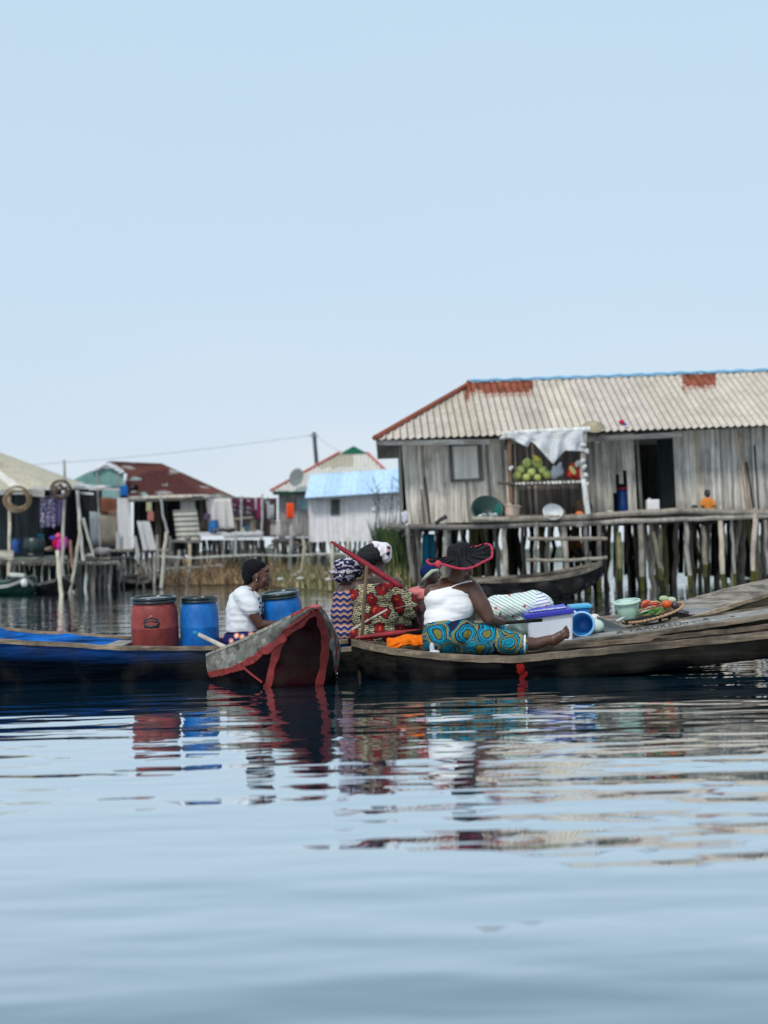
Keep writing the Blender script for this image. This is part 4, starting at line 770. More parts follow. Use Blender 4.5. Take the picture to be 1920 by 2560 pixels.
def house_c():
    Y=58; t=T('house','grey plank house with a pale hip roof, red ridge caps and a green gable peak','house',Vector((W(840,1340,Y).x,Y,0)))
    m=MB(); eL=W(676,1228,Y-.6); eR=W(1010,1222,Y-.6); pl=W(848,1134,Y+1.8); pr=W(918,1133,Y+1.8)
    def tp(u):
        X=eL.x+(eR.x-eL.x)*u
        if X<pl.x: return eL.lerp(pl,(X-eL.x)/(pl.x-eL.x)+.001)
        if X<pr.x: return pl.lerp(pr,(X-pl.x)/(pr.x-pl.x))
        return pr.lerp(eR,(X-pr.x)/(eR.x-pr.x))
    def cf(u,v,p):
        s=int(u*12); return (.40,.37,.29) if (p.z>W(860,1172,Y).z and .35<u<.62) else (.56,.54,.49)
    corrug(m,lambda u:eL.lerp(eR,u),tp,0,1,.03,.02,Vector((0,-.6,.8)),cf,8); m.quad(eL,pl,pr,eL+Vector((0,5,0)),(.5,.48,.42)); rf=m.build('roof',ROOFT,t,smooth=True)
    for a,b in ((eL,pl),(pr,eR)):
        m=MB(); m.tube([a+Vector((0,-.02,.03)),b+Vector((0,-.02,.05))],.05,(.50,.16,.15)); m.build('ridge_cap',ROOFT,rf)
    m=MB(); P=[W(850,1134,Y+1.7),W(884,1115,Y+1.7),W(918,1133,Y+1.7)]; m.add(P,[(0,1,2)],(.01,.13,.075)); m.build('gable',TIN,t,solid=.03)
    m=MB(); m.prism(eL+Vector((.1,0,-.09)),W(765,1231,Y-.6),Vector((0,0,.06)),Vector((0,.02,0)),(.01,.06,.045)); m.build('eave_board',WOODX,t)
    m=MB(); boards(m,696,1232,1342,800,1232,1342,Y,8,(.27,.25,.25),.18); m.build('wall',WOODV,t)
    m=MB(); panel(m,[(744,1242),(770,1242),(770,1274),(744,1274)],Y-.05,(.25,.40,.44)); m.build('window',TIN,t)
    for k in range(16):
        a=W(690+k*6.5,1345,Y+R()*2); m=MB(); pole(m,a,Vector((a.x+(R()-.5)*.3,a.y,.3)),.06,None,(.05,.045,.04),.03); m.build('stilt',POLE,t)
    m=MB()
    for k in range(14): a=W(688+R()*80,1342+R()*20,Y-.6); m.tube([a,a+Vector((R()*1.2-.6,-.1,R()*.5-.25))],.05,jc((.16,.15,.15),.4),n=6)
    m.build('deck',POLE,t)
    d=T('satellite_dish','grey satellite dish on the roof edge of the green gabled house','satellite dish',W(738,1212,Y-1))
    m=MB(); M=Vector((-.35,-.9,.35)).to_track_quat('Z','Y').to_matrix(); m.lathe([(.01,-.1),(.15,-.085),(.28,-.05),(.37,0),(.37,.012),(.28,-.035),(.01,-.085)],W(741,1193,Y-1),(.19,.21,.21),M,n=32,sx=.8); m.build('dish',TIN,d,smooth=True); m=MB(); m.tube([W(741,1193,Y-.9),W(735,1212,Y-.9)],.03,(.15,.16,.16)); m.build('mount',TIN,d)
    p=T('utility_pole','dark utility pole rising behind the pale hip roof','utility pole',Vector((W(790,1158,66).x,66,0)))
    m=MB(); m.tube([Vector((W(790,1158,66).x+.3,66,0)),W(785,1081,66)],[.12,.085],(.09,.10,.11)); m.build('shaft',POLE,p); m=MB(); m.prism(W(774,1090,65.9),W(795,1089,65.9),Vector((0,0,.03)),Vector((0,.04,0)),(.25,.27,.3)); m.build('crossarm',POLE,p)
    for a,b,s,l in (((785,1087),(0,1168),8,'power line running from the utility pole to the left edge'),((787,1087),(862,1135),3,'short power line dropping from the utility pole to the green gable')):
        m=MB(); A=W(*a,65.9); B=W(*b,62); m.tube([A.lerp(B,i/20)-Vector((0,0,.018*s*math.sin(math.pi*i/20))) for i in range(21)],.011,(.35,.38,.42),n=5); m.build('power_line',CLOTH,None,label=l,cat='power line')
house_c()
def shack():
    Y=52; t=T('shack','whitewashed plank shack with a light blue tin roof','shack',Vector((W(890,1350,Y).x,Y,0)))
    m=MB(); bl=W(762,1245,Y-.5); br=W(1060,1227,Y-.5); tl=W(776,1186,Y+1.6); tr=W(1060,1168,Y+1.6)
    corrug(m,lambda u:bl.lerp(br,u),lambda u:tl.lerp(tr,u),0,1,.045,.012,Vector((0,-.7,.7)),lambda u,v,p:(.44,.62,.82) if int(u*7)%2 else (.50,.68,.86),4); m.quad(tl,tr,tr+Vector((0,2,-1)),tl+Vector((0,2,-1)),(.4,.5,.6)); m.build('roof',ROOFT,t,smooth=True)
    m=MB(); m.prism(W(768,1247,Y-.45),W(1040,1229,Y-.45),Vector((0,0,.04)),Vector((0,.02,0)),(.17,.17,.18)); m.build('eave_board',WOODX,t)
    m=MB(); boards(m,771,1246,1354,1030,1230,1352,Y,9,(.78,.76,.78),.08,lean=3); m.build('wall',WHITEW,t)
    m=MB(); l=W(771,1300,Y); m.box((l.x,Y+1.2,l.z),(.02,1.2,.75),(.3,.3,.3)); m.box((l.x+2,Y+2.4,l.z),(2,.02,.75),(.2,.2,.2)); m.build('rear_wall',WOODV,t)
    m=MB(); boards(m,827,1249,1287,850,1248,1286,Y-.05,4,(.12,.13,.13),.35); m.build('window',WOODV,t)
    for k in range(20):
        a=W(775+k*12.5,1352,Y+R()*1.5); m=MB(); pole(m,a,Vector((a.x+(R()-.5)*.3,a.y,.25)),.05,None,jc(random.choice([(.06,.055,.05),(.22,.17,.14),(.3,.28,.25)]),.2),.03); m.build('stilt',POLE,t)
shack()
def clutter():
    for k,(x,y,Y,rx,rz,c,n,l,ct) in enumerate([
      (255,1378,YA-.4,.26,.10,(.25,.24,.23),'tarp_bundle','grey folded tarp heaped at the right end of the left deck','tarp'),
      (222,1388,YA-.5,.10,.06,(.45,.44,.43),'rag','small pale rag by the foot of the leaning grey post','rag'),
      (122,1372,YA-.5,.12,.06,(.22,.16,.12),'net_pile','small brown net pile between the dark vat and the pink bundle','netting'),
      (78,1385,YA-.6,.09,.04,(.4,.38,.35),'pan','pale flat pan on the left deck below the dark vat','pan'),
      (342,1372,YB-.7,.12,.05,(.08,.08,.09),'dark_bundle','dark bundle on the boards under the leaning white planks','bundle'),
      (470,1345,YB-.6,.10,.04,(.3,.28,.26),'rag','dull rag at the foot of the horizontal tin panel','rag'),
      (575,1330,YB-.8,.14,.035,(.02,.02,.025),'black_pan','flat black pan on the white platform right of the blue barrel','pan'),
      (645,1331,YB-.6,.07,.05,(.5,.48,.46),'pot','pale pot near the right end of the white platform','pot'),
      (700,1352,57,.30,.10,(.12,.11,.11),'scrap_heap','dark heap of sticks under the orange garment','scrap heap'),
      (935,1275,51,.10,.08,(.6,.6,.62),'white_rag','white rag caught in the thin branches before the white shack','rag')]):
        m=MB(); m.ell(W(x,y,Y),(rx,.1,rz),c,nz=.55,nf=9); m.build(n,CLOTH,None,smooth=True,label=l,cat=ct)
    t=T('stick_fence','row of thin crooked sticks standing in the shallows below the left houses','stick fence',Vector((W(280,1440,43).x,43,0)))
    for k in range(34):
        x=215+R()*250; a=W(x,1385+R()*40,43+R()*3); b=Vector((a.x+(R()-.5)*.5,a.y,-.1)); m=MB(); pole(m,a,b,.022+.02*R(),None,jc(random.choice([(.35,.32,.28),(.16,.14,.12),(.25,.22,.19)]),.25),.05); m.build('stick',POLE,t)
clutter()
# ================================================================ bank, grass, reeds, fence
def bank():
    m=MB(); edge=[(395,1455),(430,1455),(560,1452),(700,1458),(830,1469),(960,1468),(1060,1452),(1200,1420)]
    front=[WG(x,y-1,0) for x,y in edge]; P=[]
    pts=[]
    for i in range(len(front)-1):
        for k in range(10): pts.append(front[i].lerp(front[i+1],k/10))
    pts.append(front[-1])
    for i,p in enumerate(pts):
        d=Vector((p.x,p.y,0)).normalized(); row=[p+Vector((0,0,-.2)),p+d*.2+Vector((0,0,.12+.1*noise.noise((i*.5,0,0))))]
        for j in range(1,14): q=p+d*(.2+j*j*.25); row.append(Vector((q.x,q.y,.18+.04*j*.5+.12*noise.noise((q.x*.8,q.y*.8,0)))))
        P.append(row)
    m.grid(P,lambda i,j: jc((.12,.095,.06),.2) if noise.noise((i*.2,j*.5,3))<.1 else jc((.08,.09,.04),.2)); m.build('bank',mat('soil',(5,5,5),.5,.95,bump=1,bdist=.05),None,smooth=True,kind='structure')
    def blades(name,n,region,h,cols,lab,wd=.018,lean=.35,kind='stuff',cat='grass'):
        m=MB()
        for _ in range(n):
            p=region(); hh=h(p); c=jc(random.choice(cols),.25); a=R()*6.28; dv=Vector((math.cos(a),math.sin(a),0)); sd=Vector((1,0,0)); ln=lean*(.3+R())
            k=[p, p+Vector((0,0,hh*.5))+dv*hh*ln*.25, p+Vector((0,0,hh*.92))+dv*hh*ln*.9]
            w_=wd*(.6+.8*R()); m.add([k[0]-sd*w_,k[0]+sd*w_,k[1]+sd*w_*.8,k[1]-sd*w_*.8,k[2]],[(0,1,2,3),(3,2,4)],c)
        return m.build(name,LEAF,None,label=lab,cat=cat,kind=kind)
    def reg(x0,x1,ya,yb,z=.1):
        def f():
            x=x0+(x1-x0)*R(); t=R(); y=(ya(x)*(1-t)+yb(x)*t); p=WG(x,y,z); return Vector((p.x,p.y,.05))
        return f
    ed=lambda x: 1455 if x<560 else (1452+(x-560)*.0586 if x<830 else 1468)
    blades('dry_reeds',7000,reg(412,700,lambda x:ed(x)+1.5+1.5*noise.noise((x*.05,0,0)),lambda x:ed(x)-22),lambda p:(.18+.3*R())*max(.3,1+1.9*noise.noise((p.x*.9,p.y*.5,0))+.9*noise.noise((p.x*4,0,5))),[(.28,.19,.10),(.20,.13,.08),(.35,.25,.14),(.12,.08,.05)],'dry brown reeds along the bank below the fence',lean=.65)
    blades('bank_grass',9000,reg(620,1030,lambda x:ed(x)+2,lambda x:ed(x)-40),lambda p:(.12+.3*R())*(1+1.3*noise.noise((p.x*1.1,p.y*.6,2))),[(.12,.15,.05),(.30,.24,.13),(.05,.07,.025),(.38,.31,.20),(.16,.12,.08)],'mixed green and straw coloured grass on the bank behind the women')
    blades('bank_weeds',2600,reg(600,960,lambda x:1428,lambda x:1402),lambda p:.25+.4*R(),[(.10,.16,.07),(.22,.22,.15),(.06,.09,.04)],'low weeds and litter under the far shacks')
    # tall reeds between the white shack and the main house: individual clumps
    for i,(x0,x1,n,hh,Yy,lab) in enumerate([(945,985,260,1.9,36,'tall dark green reed clump in front of the white shack'),(985,1035,330,1.75,35,'dense dark green reed clump against the left corner of the plank house'),(905,950,120,1.1,36.5,'lower green reed clump left of the tallest reeds')]):
        def f():
            p=W(x0+(x1-x0)*R(),1400,Yy+R()*1.6); return Vector((p.x,p.y,0))
        blades('reed_clump',n*2,f,lambda p:hh*(.45+.6*R()),[(.025,.06,.028),(.04,.085,.035),(.02,.035,.02),(.09,.12,.04)],lab,.016,.22,None,'reeds')
    for i in range(11):
        x=930+i*9+R()*8; Y=37; a=W(x,1330,Y); b=W(x+(R()-.4)*40,1190+R()*60,Y); m=MB(); m.tube([a,a.lerp(b,.5)+Vector((.05,0,.05)),b],[.014,.01,.004],(.06,.08,.06),n=5)
        for k in range(5):
            q=a.lerp(b,.5+.1*k); m.tube([q,q+Vector(((R()-.5)*.5,0,.18))],[.008,.003],(.06,.08,.06),n=4)
        m.build('bare_stalk',LEAF,None,label='thin bare leafless stalk rising out of the tall reeds',cat='stalk',group='bare stalks above the reeds')
    for k in range(14):
        m=MB(); m.ell(WG(600+R()*300,1415+R()*35,.3),(.05+.04*R(),.04,.03),(.55,.54,.52),nz=.5); m.build('litter',CLOTH,None,smooth=True,label='scrap of pale litter caught in the bank grass',cat='litter',group='pale litter on the bank')
    f=T('rail_fence','long pale pole rail running along the bank in front of the shacks','rail fence',Vector((W(700,1390,43).x,43,0)))
    for pts,Y,r in (([(394,1391),(475,1396),(560,1391),(640,1387),(720,1390),(790,1386),(880,1385)],44,.035),([(416,1422),(500,1418),(560,1413)],45,.03)):
        m=MB(); Q=[W(x,y,Y) for x,y in pts]; m.tube(Q,[r*(.8+.4*R()) for _ in Q],(.42,.42,.38)); m.build('rail',POLE,f)
    for x,y0,y1 in ((425,1340,1440),(560,1350,1420),(520,1385,1430),(640,1375,1425),(690,1370,1420),(800,1378,1432),(845,1385,1425)):
        m=MB(); pole(m,W(x,y0,44.2),W(x-3,y1,44.2),.04,.04,jc((.25,.23,.2),.3)); m.build('post',POLE,f)
    for x,l in ((560,'small yellow plastic scrap hung below the tan fence post'),):
        m=MB(); m.ell(W(464,1402,44.9),(.08,.05,.12),(.45,.3,.1),nz=.5); m.build('plastic_scrap',CLOTH,None,smooth=True,label=l,cat='litter'); m=MB(); m.ell(W(466,1393,44.9),(.06,.05,.07),(.6,.62,.72),nz=.5); m.build('plastic_scrap',CLOTH,None,smooth=True,label='small white plastic scrap tied on the rail beside the tan fence post',cat='litter')
    # far bank closing the horizon
    m=MB(); P=[]
    for i in range(240):
        x=-60+i*.7; hgt=1.0+.7*noise.noise((x*.15,0,0))+.4*noise.noise((x*.7,3,0)); 
        if x>18: hgt*=1.0
        P.append([Vector((x,96,-.2)),Vector((x,97,hgt*.6)),Vector((x,99,hgt)),Vector((x,110,.3))])
    m.grid(P,lambda i,j:jc((.10,.12,.09),.4)); m.build('far_shore',mat('soil',()),None,smooth=True,kind='structure')
bank()
# ================================================================ canoes
def crom(st, n):
    out=[]
    for i in range(len(st)-1):
        p0=st[max(i-1,0)]; p1=st[i]; p2=st[i+1]; p3=st[min(i+2,len(st)-1)]
        for k in range(n):
            t=k/n; out.append([.5*((2*b)+(-a+c)*t+(2*a-5*b+4*c-d)*t*t+(-a+3*b-3*c+d)*t**3) for a,b,c,d in zip(p0,p1,p2,p3)])
    out.append(list(st[-1])); return out
def rs(px, py, Yn, Yf, dzf, zb):
    p=W(px,py,Yn); return (p.x,Yn,p.z,Yf,p.z+dzf,zb)
def canoe(name,label,st,colo,coli,colr,rim=(.022,.02),n=26,group=None,rough=.006,material=None,seats=(),flare=.22,rimc2=None,sub=None):
    S_=crom(st,n); c0=S_[len(S_)//2]; t=T(name,label,'canoe',(c0[0],(c0[1]+c0[3])/2,0),group); O=[];I=[]
    for X,yn,zn,yf,zf,zb in S_:
        w=yf-yn; fl=min(.5,flare); th=min(.022,w*.15); rw=[]
        cn=yn+w*fl*.75; cf=yf-w*fl*.75
        for u in (0,.2,.4,.6,.8): rw.append(Vector((X,yn+(cn-yn)*u**1.4,zn+(zb-zn)*u)))
        rw.append(Vector((X,cn,zb))); rw.append(Vector((X,(cn+cf)/2,zb-.01))); rw.append(Vector((X,cf,zb)))
        for u in (.8,.6,.4,.2,0): rw.append(Vector((X,yf+(cf-yf)*u**1.4,zf+(zb-zf)*u)))
        ri=[]
        for k,p in enumerate(rw):
            d=Vector((0,th if k<6 else (-th if k>6 else 0), th if 4<k<8 else 0)); ri.append(p+d)
            p+=Vector((0,rough*noise.noise((p.x*5,p.z*25,k))*3,rough*noise.noise((p.x*7,k*3,1))))
        O.append(rw); I.append(ri)
    m=MB(); m.vgrid(O,lambda i,j:colo(O[i][j],j)); m.vgrid(I,lambda i,j:coli(I[i][j],j))
    for E in (0,-1):
        k=len(O[E]); vs=O[E]; m.add(vs,[tuple(range(k))],colo(O[E][3],3))
    m.build('hull',material or HULLD,t,smooth=True)
    for side,idx in ((0,0),(1,-1)):
        m=MB(); g=[]
        for i,rw in enumerate(O):
            p=rw[idx]; s=-1 if side==0 else 1; a,b=rim; j=.004*noise.noise((p.x*6,side,2)); a2=a+j
            a2=min(a2, max(.006,(O[i][-1].y-O[i][0].y)*.4)) if True else a2
            g.append([p+Vector((0,s*.010,-b*1.6+j)),p+Vector((0,s*.012,b*.4+j)),p+Vector((0,-s*a2,b*.5+j)),p+Vector((0,-s*a2,-b)),p+Vector((0,s*.010,-b*1.6+j))])
        m.vgrid(g,lambda i,j:jc(colr(g[i][j],side),.12)); m.build('gunwale',RIMW,t,smooth=False)
    for (xa,xb,c) in seats:
        i=min(range(len(S_)),key=lambda q:abs(S_[q][0]-(xa+xb)/2)); X,yn,zn,yf,zf,zb=S_[i]
        m=MB(); m.box(((xa+xb)/2,(yn+yf)/2,zn*.6+zf*.4-.03),((xb-xa)/2,(yf-yn)/2-.02,.014),c); m.build('seat',WOODX,t)
    return t
# ---- blue canoe on the left
def blueboat():
    st=[rs(-420,1540,11.55,11.9,.02,.16),rs(-200,1575,11.45,12.3,.02,.03),rs(0,1600,11.45,12.45,.015,-.05),rs(150,1608,11.5,12.5,.012,-.08),rs(300,1617,11.5,12.5,.01,-.08),rs(450,1618,11.55,12.5,.01,-.08),rs(600,1616,11.6,12.45,.01,-.08),rs(760,1610,11.7,12.3,.01,-.04),rs(870,1600,11.85,12.15,.0,.06)]
    def co(p,j):
        if 2<=j<=10: return (.003,.006,.012)
        return (.014,.075,.27) if j<1 or j>11 else (.009,.045,.17)
    def ci(p,j): return (.02,.15,.52)
    def cr(p,s): return (.34,.26,.19)
    canoe('canoe','long low canoe with a bright blue inside carrying the lidded barrels on the left',st,co,ci,cr,rim=(.028,.016),seats=((W(270,1610,12).x,W(322,1610,12).x,(.30,.28,.26)),))
blueboat()
Yb=12.1
M0=Euler((.055,-.01,0)).to_matrix()
barrel('barrel','rust red plastic barrel with a black lid and black handle in the blue canoe',W(390,1645,Yb-.05),PM(58,Yb),.50,(.25,.042,.034),(.012,.02,.022),M0,handle=True)
barrel('barrel','blue barrel with a black lid standing just right of the red barrel',W(501,1645,Yb),PM(47.5,Yb),.50,(.004,.14,.48),(.008,.016,.02),Euler((.01,.0,0)).to_matrix())
barrel('barrel','wide blue barrel tilted toward the sitting woman, right of her in the canoe',W(716,1625,Yb+.2),PM(50,Yb),.49,(.004,.15,.50),(.015,.03,.03),Euler((.10,-.07,0)).to_matrix())
# ---- grey bow boat with red trim, prow toward the viewer
def bowboat():
    c=W(690,1690,11.2); t=T('canoe','grey boat with red painted seams, its high black-bottomed prow pointing at the viewer','canoe',Vector((c.x,c.y,0)))
    GL=[(785,1514,10.15),(740,1534,10.35),(690,1560,10.6),(640,1584,10.85),(600,1603,11.05),(558,1620,11.3),(515,1638,11.55)]
    CL=[(786,1524,10.2),(748,1560,10.42),(708,1594,10.6),(683,1662,10.75),(664,1722,10.85),(598,1716,11.2),(533,1706,11.5)]
    CR=[(793,1524,10.2),(803,1560,10.42),(812,1600,10.6),(808,1662,10.75),(797,1722,10.85),(818,1716,11.2),(828,1706,11.5)]
    GR=[(794,1514,10.15),(812,1534,10.4),(832,1566,10.65),(844,1596,10.9),(850,1622,11.1),(851,1640,11.35),(846,1655,11.6)]
    BT=[1.0,1.0,1.0,.55,.42,.58,.72]
    def interp(L,n=12):
        return [Vector(q) for q in crom([tuple(W(*p)) for p in L],n)]
    def bt(i,n=12):
        k=i/n; a=int(k); return BT[a] if a>=len(BT)-1 else BT[a]+(BT[a+1]-BT[a])*(k-a)
    g,cl,cr_,gr=map(interp,(GL,CL,CR,GR)); N=len(g); J=30
    cgrey=(.17,.17,.15); blk=(.024,.006,.008)
    def side(A,B,red,flip=False):
        m=MB(); P=[]
        for i in range(N):
            bulge=Vector((-.02 if not flip else .02,-.01,0)); P.append([A[i].lerp(B[i],j/J)+bulge*math.sin(math.pi*j/J) for j in range(J+1)])
        def c(i,j):
            v=(j+.5)/J; p=P[i][j]; b=bt(i+.5); n1=noise.noise((p.x*9,p.y*9,p.z*9))
            if v<b: return jc(cgrey if n1<.15 else (.27,.27,.245),.12) if n1>-.38 else (.07,.075,.065)
            return (.008,.006,.009)
        m.vgrid(P,lambda i,j:c(i,j)); return m,P
    mL,PL=side(g,cl,1); mR,PR=side(gr,cr_,1,True)
    m=MB(); m.v=[v for v in mL.v]; m.f=list(mL.f); m.c=list(mL.c); m.add(mR.v,mR.f,mR.c)
    m.grid([[cl[i].lerp(cr_[i],k/6)+Vector((0,-.03*math.sin(math.pi*k/6)*min(1,i/16),0)) for k in range(7)] for i in range(N)],blk)
    m.add([g[-1],cl[-1],cr_[-1],gr[-1]],[(0,1,2,3)],cgrey)
    # inner floor and walls so that it is a hollow boat
    gi=[p+Vector((.03,.02,-.01)) for p in g]; gri=[p+Vector((-.03,.02,-.01)) for p in gr]; fl=[(a+b)/2+Vector((0,.25,.06)) for a,b in zip(cl,cr_)]
    for p in fl: p.z=max(.05,p.z)
    m.grid([[gi[i],gi[i].lerp(fl[i],.5)+Vector((0,0,-.03)),fl[i],gri[i].lerp(fl[i],.5)+Vector((0,0,-.03)),gri[i]] for i in range(N)],(.10,.10,.09))
    m.build('hull',BOATB,t,smooth=False)
    RED=mat('red_paint',(12,12,30),.35,.55,dirt=.25,bump=.4,bdist=.006); rc=(.24,.028,.025)
    def band(name,pts,w0,w1,thick=.006,cols=rc,nrm=Vector((0,-1,0)),jag=.3):
        m=MB(); P=[]
        for i,p in enumerate(pts):
            u=i/(len(pts)-1); d=(pts[min(i+1,len(pts)-1)]-pts[max(0,i-1)]).normalized(); s=d.cross(nrm).normalized(); w_=(w0+(w1-w0)*u)*(1+jag*noise.noise((i*.21,w0*50,3))*1.8)
            P.append([p-s*w_-nrm*.006,p-s*w_*.8+nrm*.003,p+s*w_*.8+nrm*.003,p+s*w_-nrm*.006])
        m.vgrid(P,lambda i,j: tuple(x*(1+.5*noise.noise((i*.3,j*2,w0*90))) for x in cols)); return m.build(name,RED,t,smooth=False)
    nl=Vector((-.45,-.9,0)).normalized(); nr=Vector((.6,-.8,0)).normalized()
    bandL=[PL[i][0].lerp(PL[i][-1],bt(i)) for i in range(0,N)]
    bl=[PL[i][min(J,round(bt(i)*J))].lerp(g[i].lerp(cl[i],bt(i)),.3)+nl*.014 for i in range(22,N)]
    band('red_seam',bl,.035,.024,nrm=nl)
    band('red_seam',[cl[i]+nl*.008 for i in range(0,49)],.036,.026,nrm=Vector((-.2,-.97,-.1)))
    band('red_seam',[cr_[i]+nr*.008 for i in range(0,49)],.034,.030,nrm=Vector((.3,-.95,-.1)))
    band('red_seam',[gr[i].lerp(cr_[i],.30)+nr*.02 for i in range(20,N-12)],.012,.05,nrm=nr)
    band('red_seam',[g[i].lerp(cl[i],.55)+nl*.012 for i in range(4,24)],.02,.03,nrm=nl)
    band('red_seam',[W(607,1668,10.95),W(630,1687,10.9),W(655,1706,10.82)],.006,.006,nrm=nl)
    m=MB(); m.ell(W(789,1517,10.14),(.04,.04,.018),(.36,.09,.09),nz=.2); m.build('prow_cap',RED,t,smooth=True)
    for L,nm in ((g,nl),(gr,nr)):
        m=MB(); P=[]
        for i,p in enumerate(L): s=Vector((1,0.3,0)).normalized()*(.018 if L is g else -.018); P.append([p+nm*.006+Vector((0,0,-.01)),p+nm*.006+Vector((0,0,.012)),p+s+Vector((0,0,.012)),p+s+Vector((0,0,-.015))])
        m.grid(P,lambda i,j:jc((.33,.31,.27),.2) if i>14 else (.30,.06,.055)); m.build('gunwale',WOODX,t)
bowboat()
m=MB(); a=W(484,1580,11.4); b=W(590,1632,11.3); m.tube([a,a.lerp(b,.12)],[PM(4.6,11.4),PM(5,11.4)],(.03,.22,.38),n=12); m.tube([a.lerp(b,.12),b],[PM(5,11.4),PM(7,11.4)],(.50,.45,.38),n=12); m.build('paddle_shaft',POLE,None,smooth=True,label='pale round pole with a blue painted tip sticking out of the grey boat',cat='pole')
# ---- the three canoes on the right
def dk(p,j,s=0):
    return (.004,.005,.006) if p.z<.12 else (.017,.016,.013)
def rimcol(p,s): return (.22,.17,.125)
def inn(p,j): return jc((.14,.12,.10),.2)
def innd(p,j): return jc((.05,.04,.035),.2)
XC=[(878,1602,11.30,11.34,0,.20),(900,1608,11.20,11.42,.0,.06),(960,1620,11.06,11.56,.0,-.03),(1050,1631,10.98,11.62,.0,-.06),(1180,1642,10.95,11.66,.0,-.07),(1290,1643,10.93,11.66,.0,-.06),(1400,1633,10.93,11.64,.0,-.03),(1500,1624,10.93,11.62,.0,.0),(1700,1605,10.93,11.58,.0,.045),(1920,1583,10.93,11.5,.01,.10),(2150,1552,10.95,11.4,.01,.17),(2330,1515,11.05,11.3,.02,.27),(2420,1490,11.14,11.2,.02,.35)]
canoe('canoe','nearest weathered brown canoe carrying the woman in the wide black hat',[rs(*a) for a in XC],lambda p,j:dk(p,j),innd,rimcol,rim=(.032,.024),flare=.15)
XD=[(842,1624,11.80,11.84,0,-.04),(870,1620,11.72,12.0,.0,.0),(950,1619,11.66,12.20,.0,-.05),(1180,1618,11.66,12.28,.0,-.06),(1290,1613,11.66,12.28,.0,-.05),(1430,1606,11.66,12.26,.0,-.03),(1700,1571,11.66,12.22,.03,.06),(1920,1539,11.66,12.15,.03,.15),(2150,1500,11.7,12.0,.03,.28),(2300,1470,11.78,11.86,.02,.42)]
D=canoe('canoe','middle grey wooden canoe with rough lettering carved on its plank',[rs(*a) for a in XD],lambda p,j:dk(p,j,3),inn,lambda p,s:(.27,.225,.17),rim=(.03,.017),flare=.15)
XE=[(1180,1556,12.35,12.45,0,.2),(1280,1560,12.32,12.75,.03,.05),(1420,1572,12.3,12.9,.06,.02),(1560,1570,12.3,12.95,.07,.02),(1671,1557,12.3,12.95,.09,.05),(1780,1528,12.3,12.95,.09,.1),(1920,1485,12.3,12.9,.075,.22),(2080,1440,12.35,12.75,.04,.38),(2200,1405,12.5,12.6,.02,.5)]
E=canoe('canoe','rearmost grey canoe with a rising prow holding the bowls and vegetable tray',[rs(*a) for a in XE],lambda p,j:(.10,.095,.06),lambda p,j:(.36,.335,.30),lambda p,s:(.42,.33,.24) if s==0 else (.36,.31,.26),rim=(.02,.016),flare=.12,seats=((W(1706,1530,12.6).x,W(1782,1530,12.6).x,(.28,.29,.30)),))
# deck plank with carved letters on the middle canoe
def plank():
    m=MB(); lo=[(1300,1610),(1434,1604),(1560,1588),(1700,1569),(1810,1553),(1925,1536)]; hi=[(1300,1594),(1434,1591),(1560,1576),(1700,1553),(1810,1538),(1925,1521)]
    P=[]
    for (a,b),(c,d) in zip(lo,hi): A=W(a,b-2,11.71); B=W(c,d,12.12); P.append([A,A.lerp(B,.33),A.lerp(B,.66),B])
    P=[[Vector(crom([tuple(r[j]) for r in P],6)[i]) for j in range(4)] for i in range(31)]
    m.grid(P,lambda i,j:jc((.33,.315,.29),.1)); m.build('deck_plank',WOODX,D,solid=.012)
    m=MB(); m.tube([W(1434,1598,11.9),W(1530,1589,11.9),W(1600,1578,11.95),W(1640,1571,12.0)],.006,(.03,.03,.03),n=5)
    m.build('crack',WOODX,D)
    m=MB(); m.ell(W(1764,1547,11.95),(.02,.03,.004),(.03,.02,.02)); m.ell(W(1833,1542,11.85),(.022,.03,.008),(.07,.04,.035)); m.build('nail_hole',WOODX,D,smooth=True)
    txt='X TAAUKEDn -'
    cu=bpy.data.curves.new('carving','FONT'); cu.body=txt; cu.size=1; cu.extrude=.001; to=bpy.data.objects.new('carving',cu); C.objects.link(to)
    bpy.context.view_layer.update(); dg=bpy.context.evaluated_depsgraph_get(); me=bpy.data.meshes.new_from_object(to.evaluated_get(dg)); bpy.data.objects.remove(to)
    xs=[v.co.x for v in me.vertices]; w_=max(xs)
    mm=MB(); vs=[]
    for v in me.vertices:
        u=v.co.x/w_; px=1540+200*u; A=W(px,1588-(px-1540)*.138,11.76); B=W(px-3,1588-(px-1540)*.138-9.5,12.0); q=A.lerp(B,v.co.y/.75); q.z+=.010+v.co.z*0; vs.append(q)
    mm.add(vs,[tuple(p.vertices) for p in me.polygons],(.15,.14,.13)); mm.build('carved_letters',CLOTH,D)
    m=MB(); m.box(W(1795,1551,11.80),(.055,.035,.006),(.6,.6,.62)); m.build('paper_scrap',CLOTH,None,label='small white scrap lying on the carved plank',cat='scrap')
plank()
m=MB(); m.ell(W(1300,1674,10.92),(.036,.015,.045),(.16,.008,.008),nz=.9,nf=26,n=28,m=18); m.ell(W(1308,1690,10.93),(.024,.014,.045),(.14,.008,.008),nz=.9,nf=26); m.build('red_rag',CLOTH,None,smooth=True,label='red rag hanging at the waterline on the side of the nearest canoe',cat='rag')
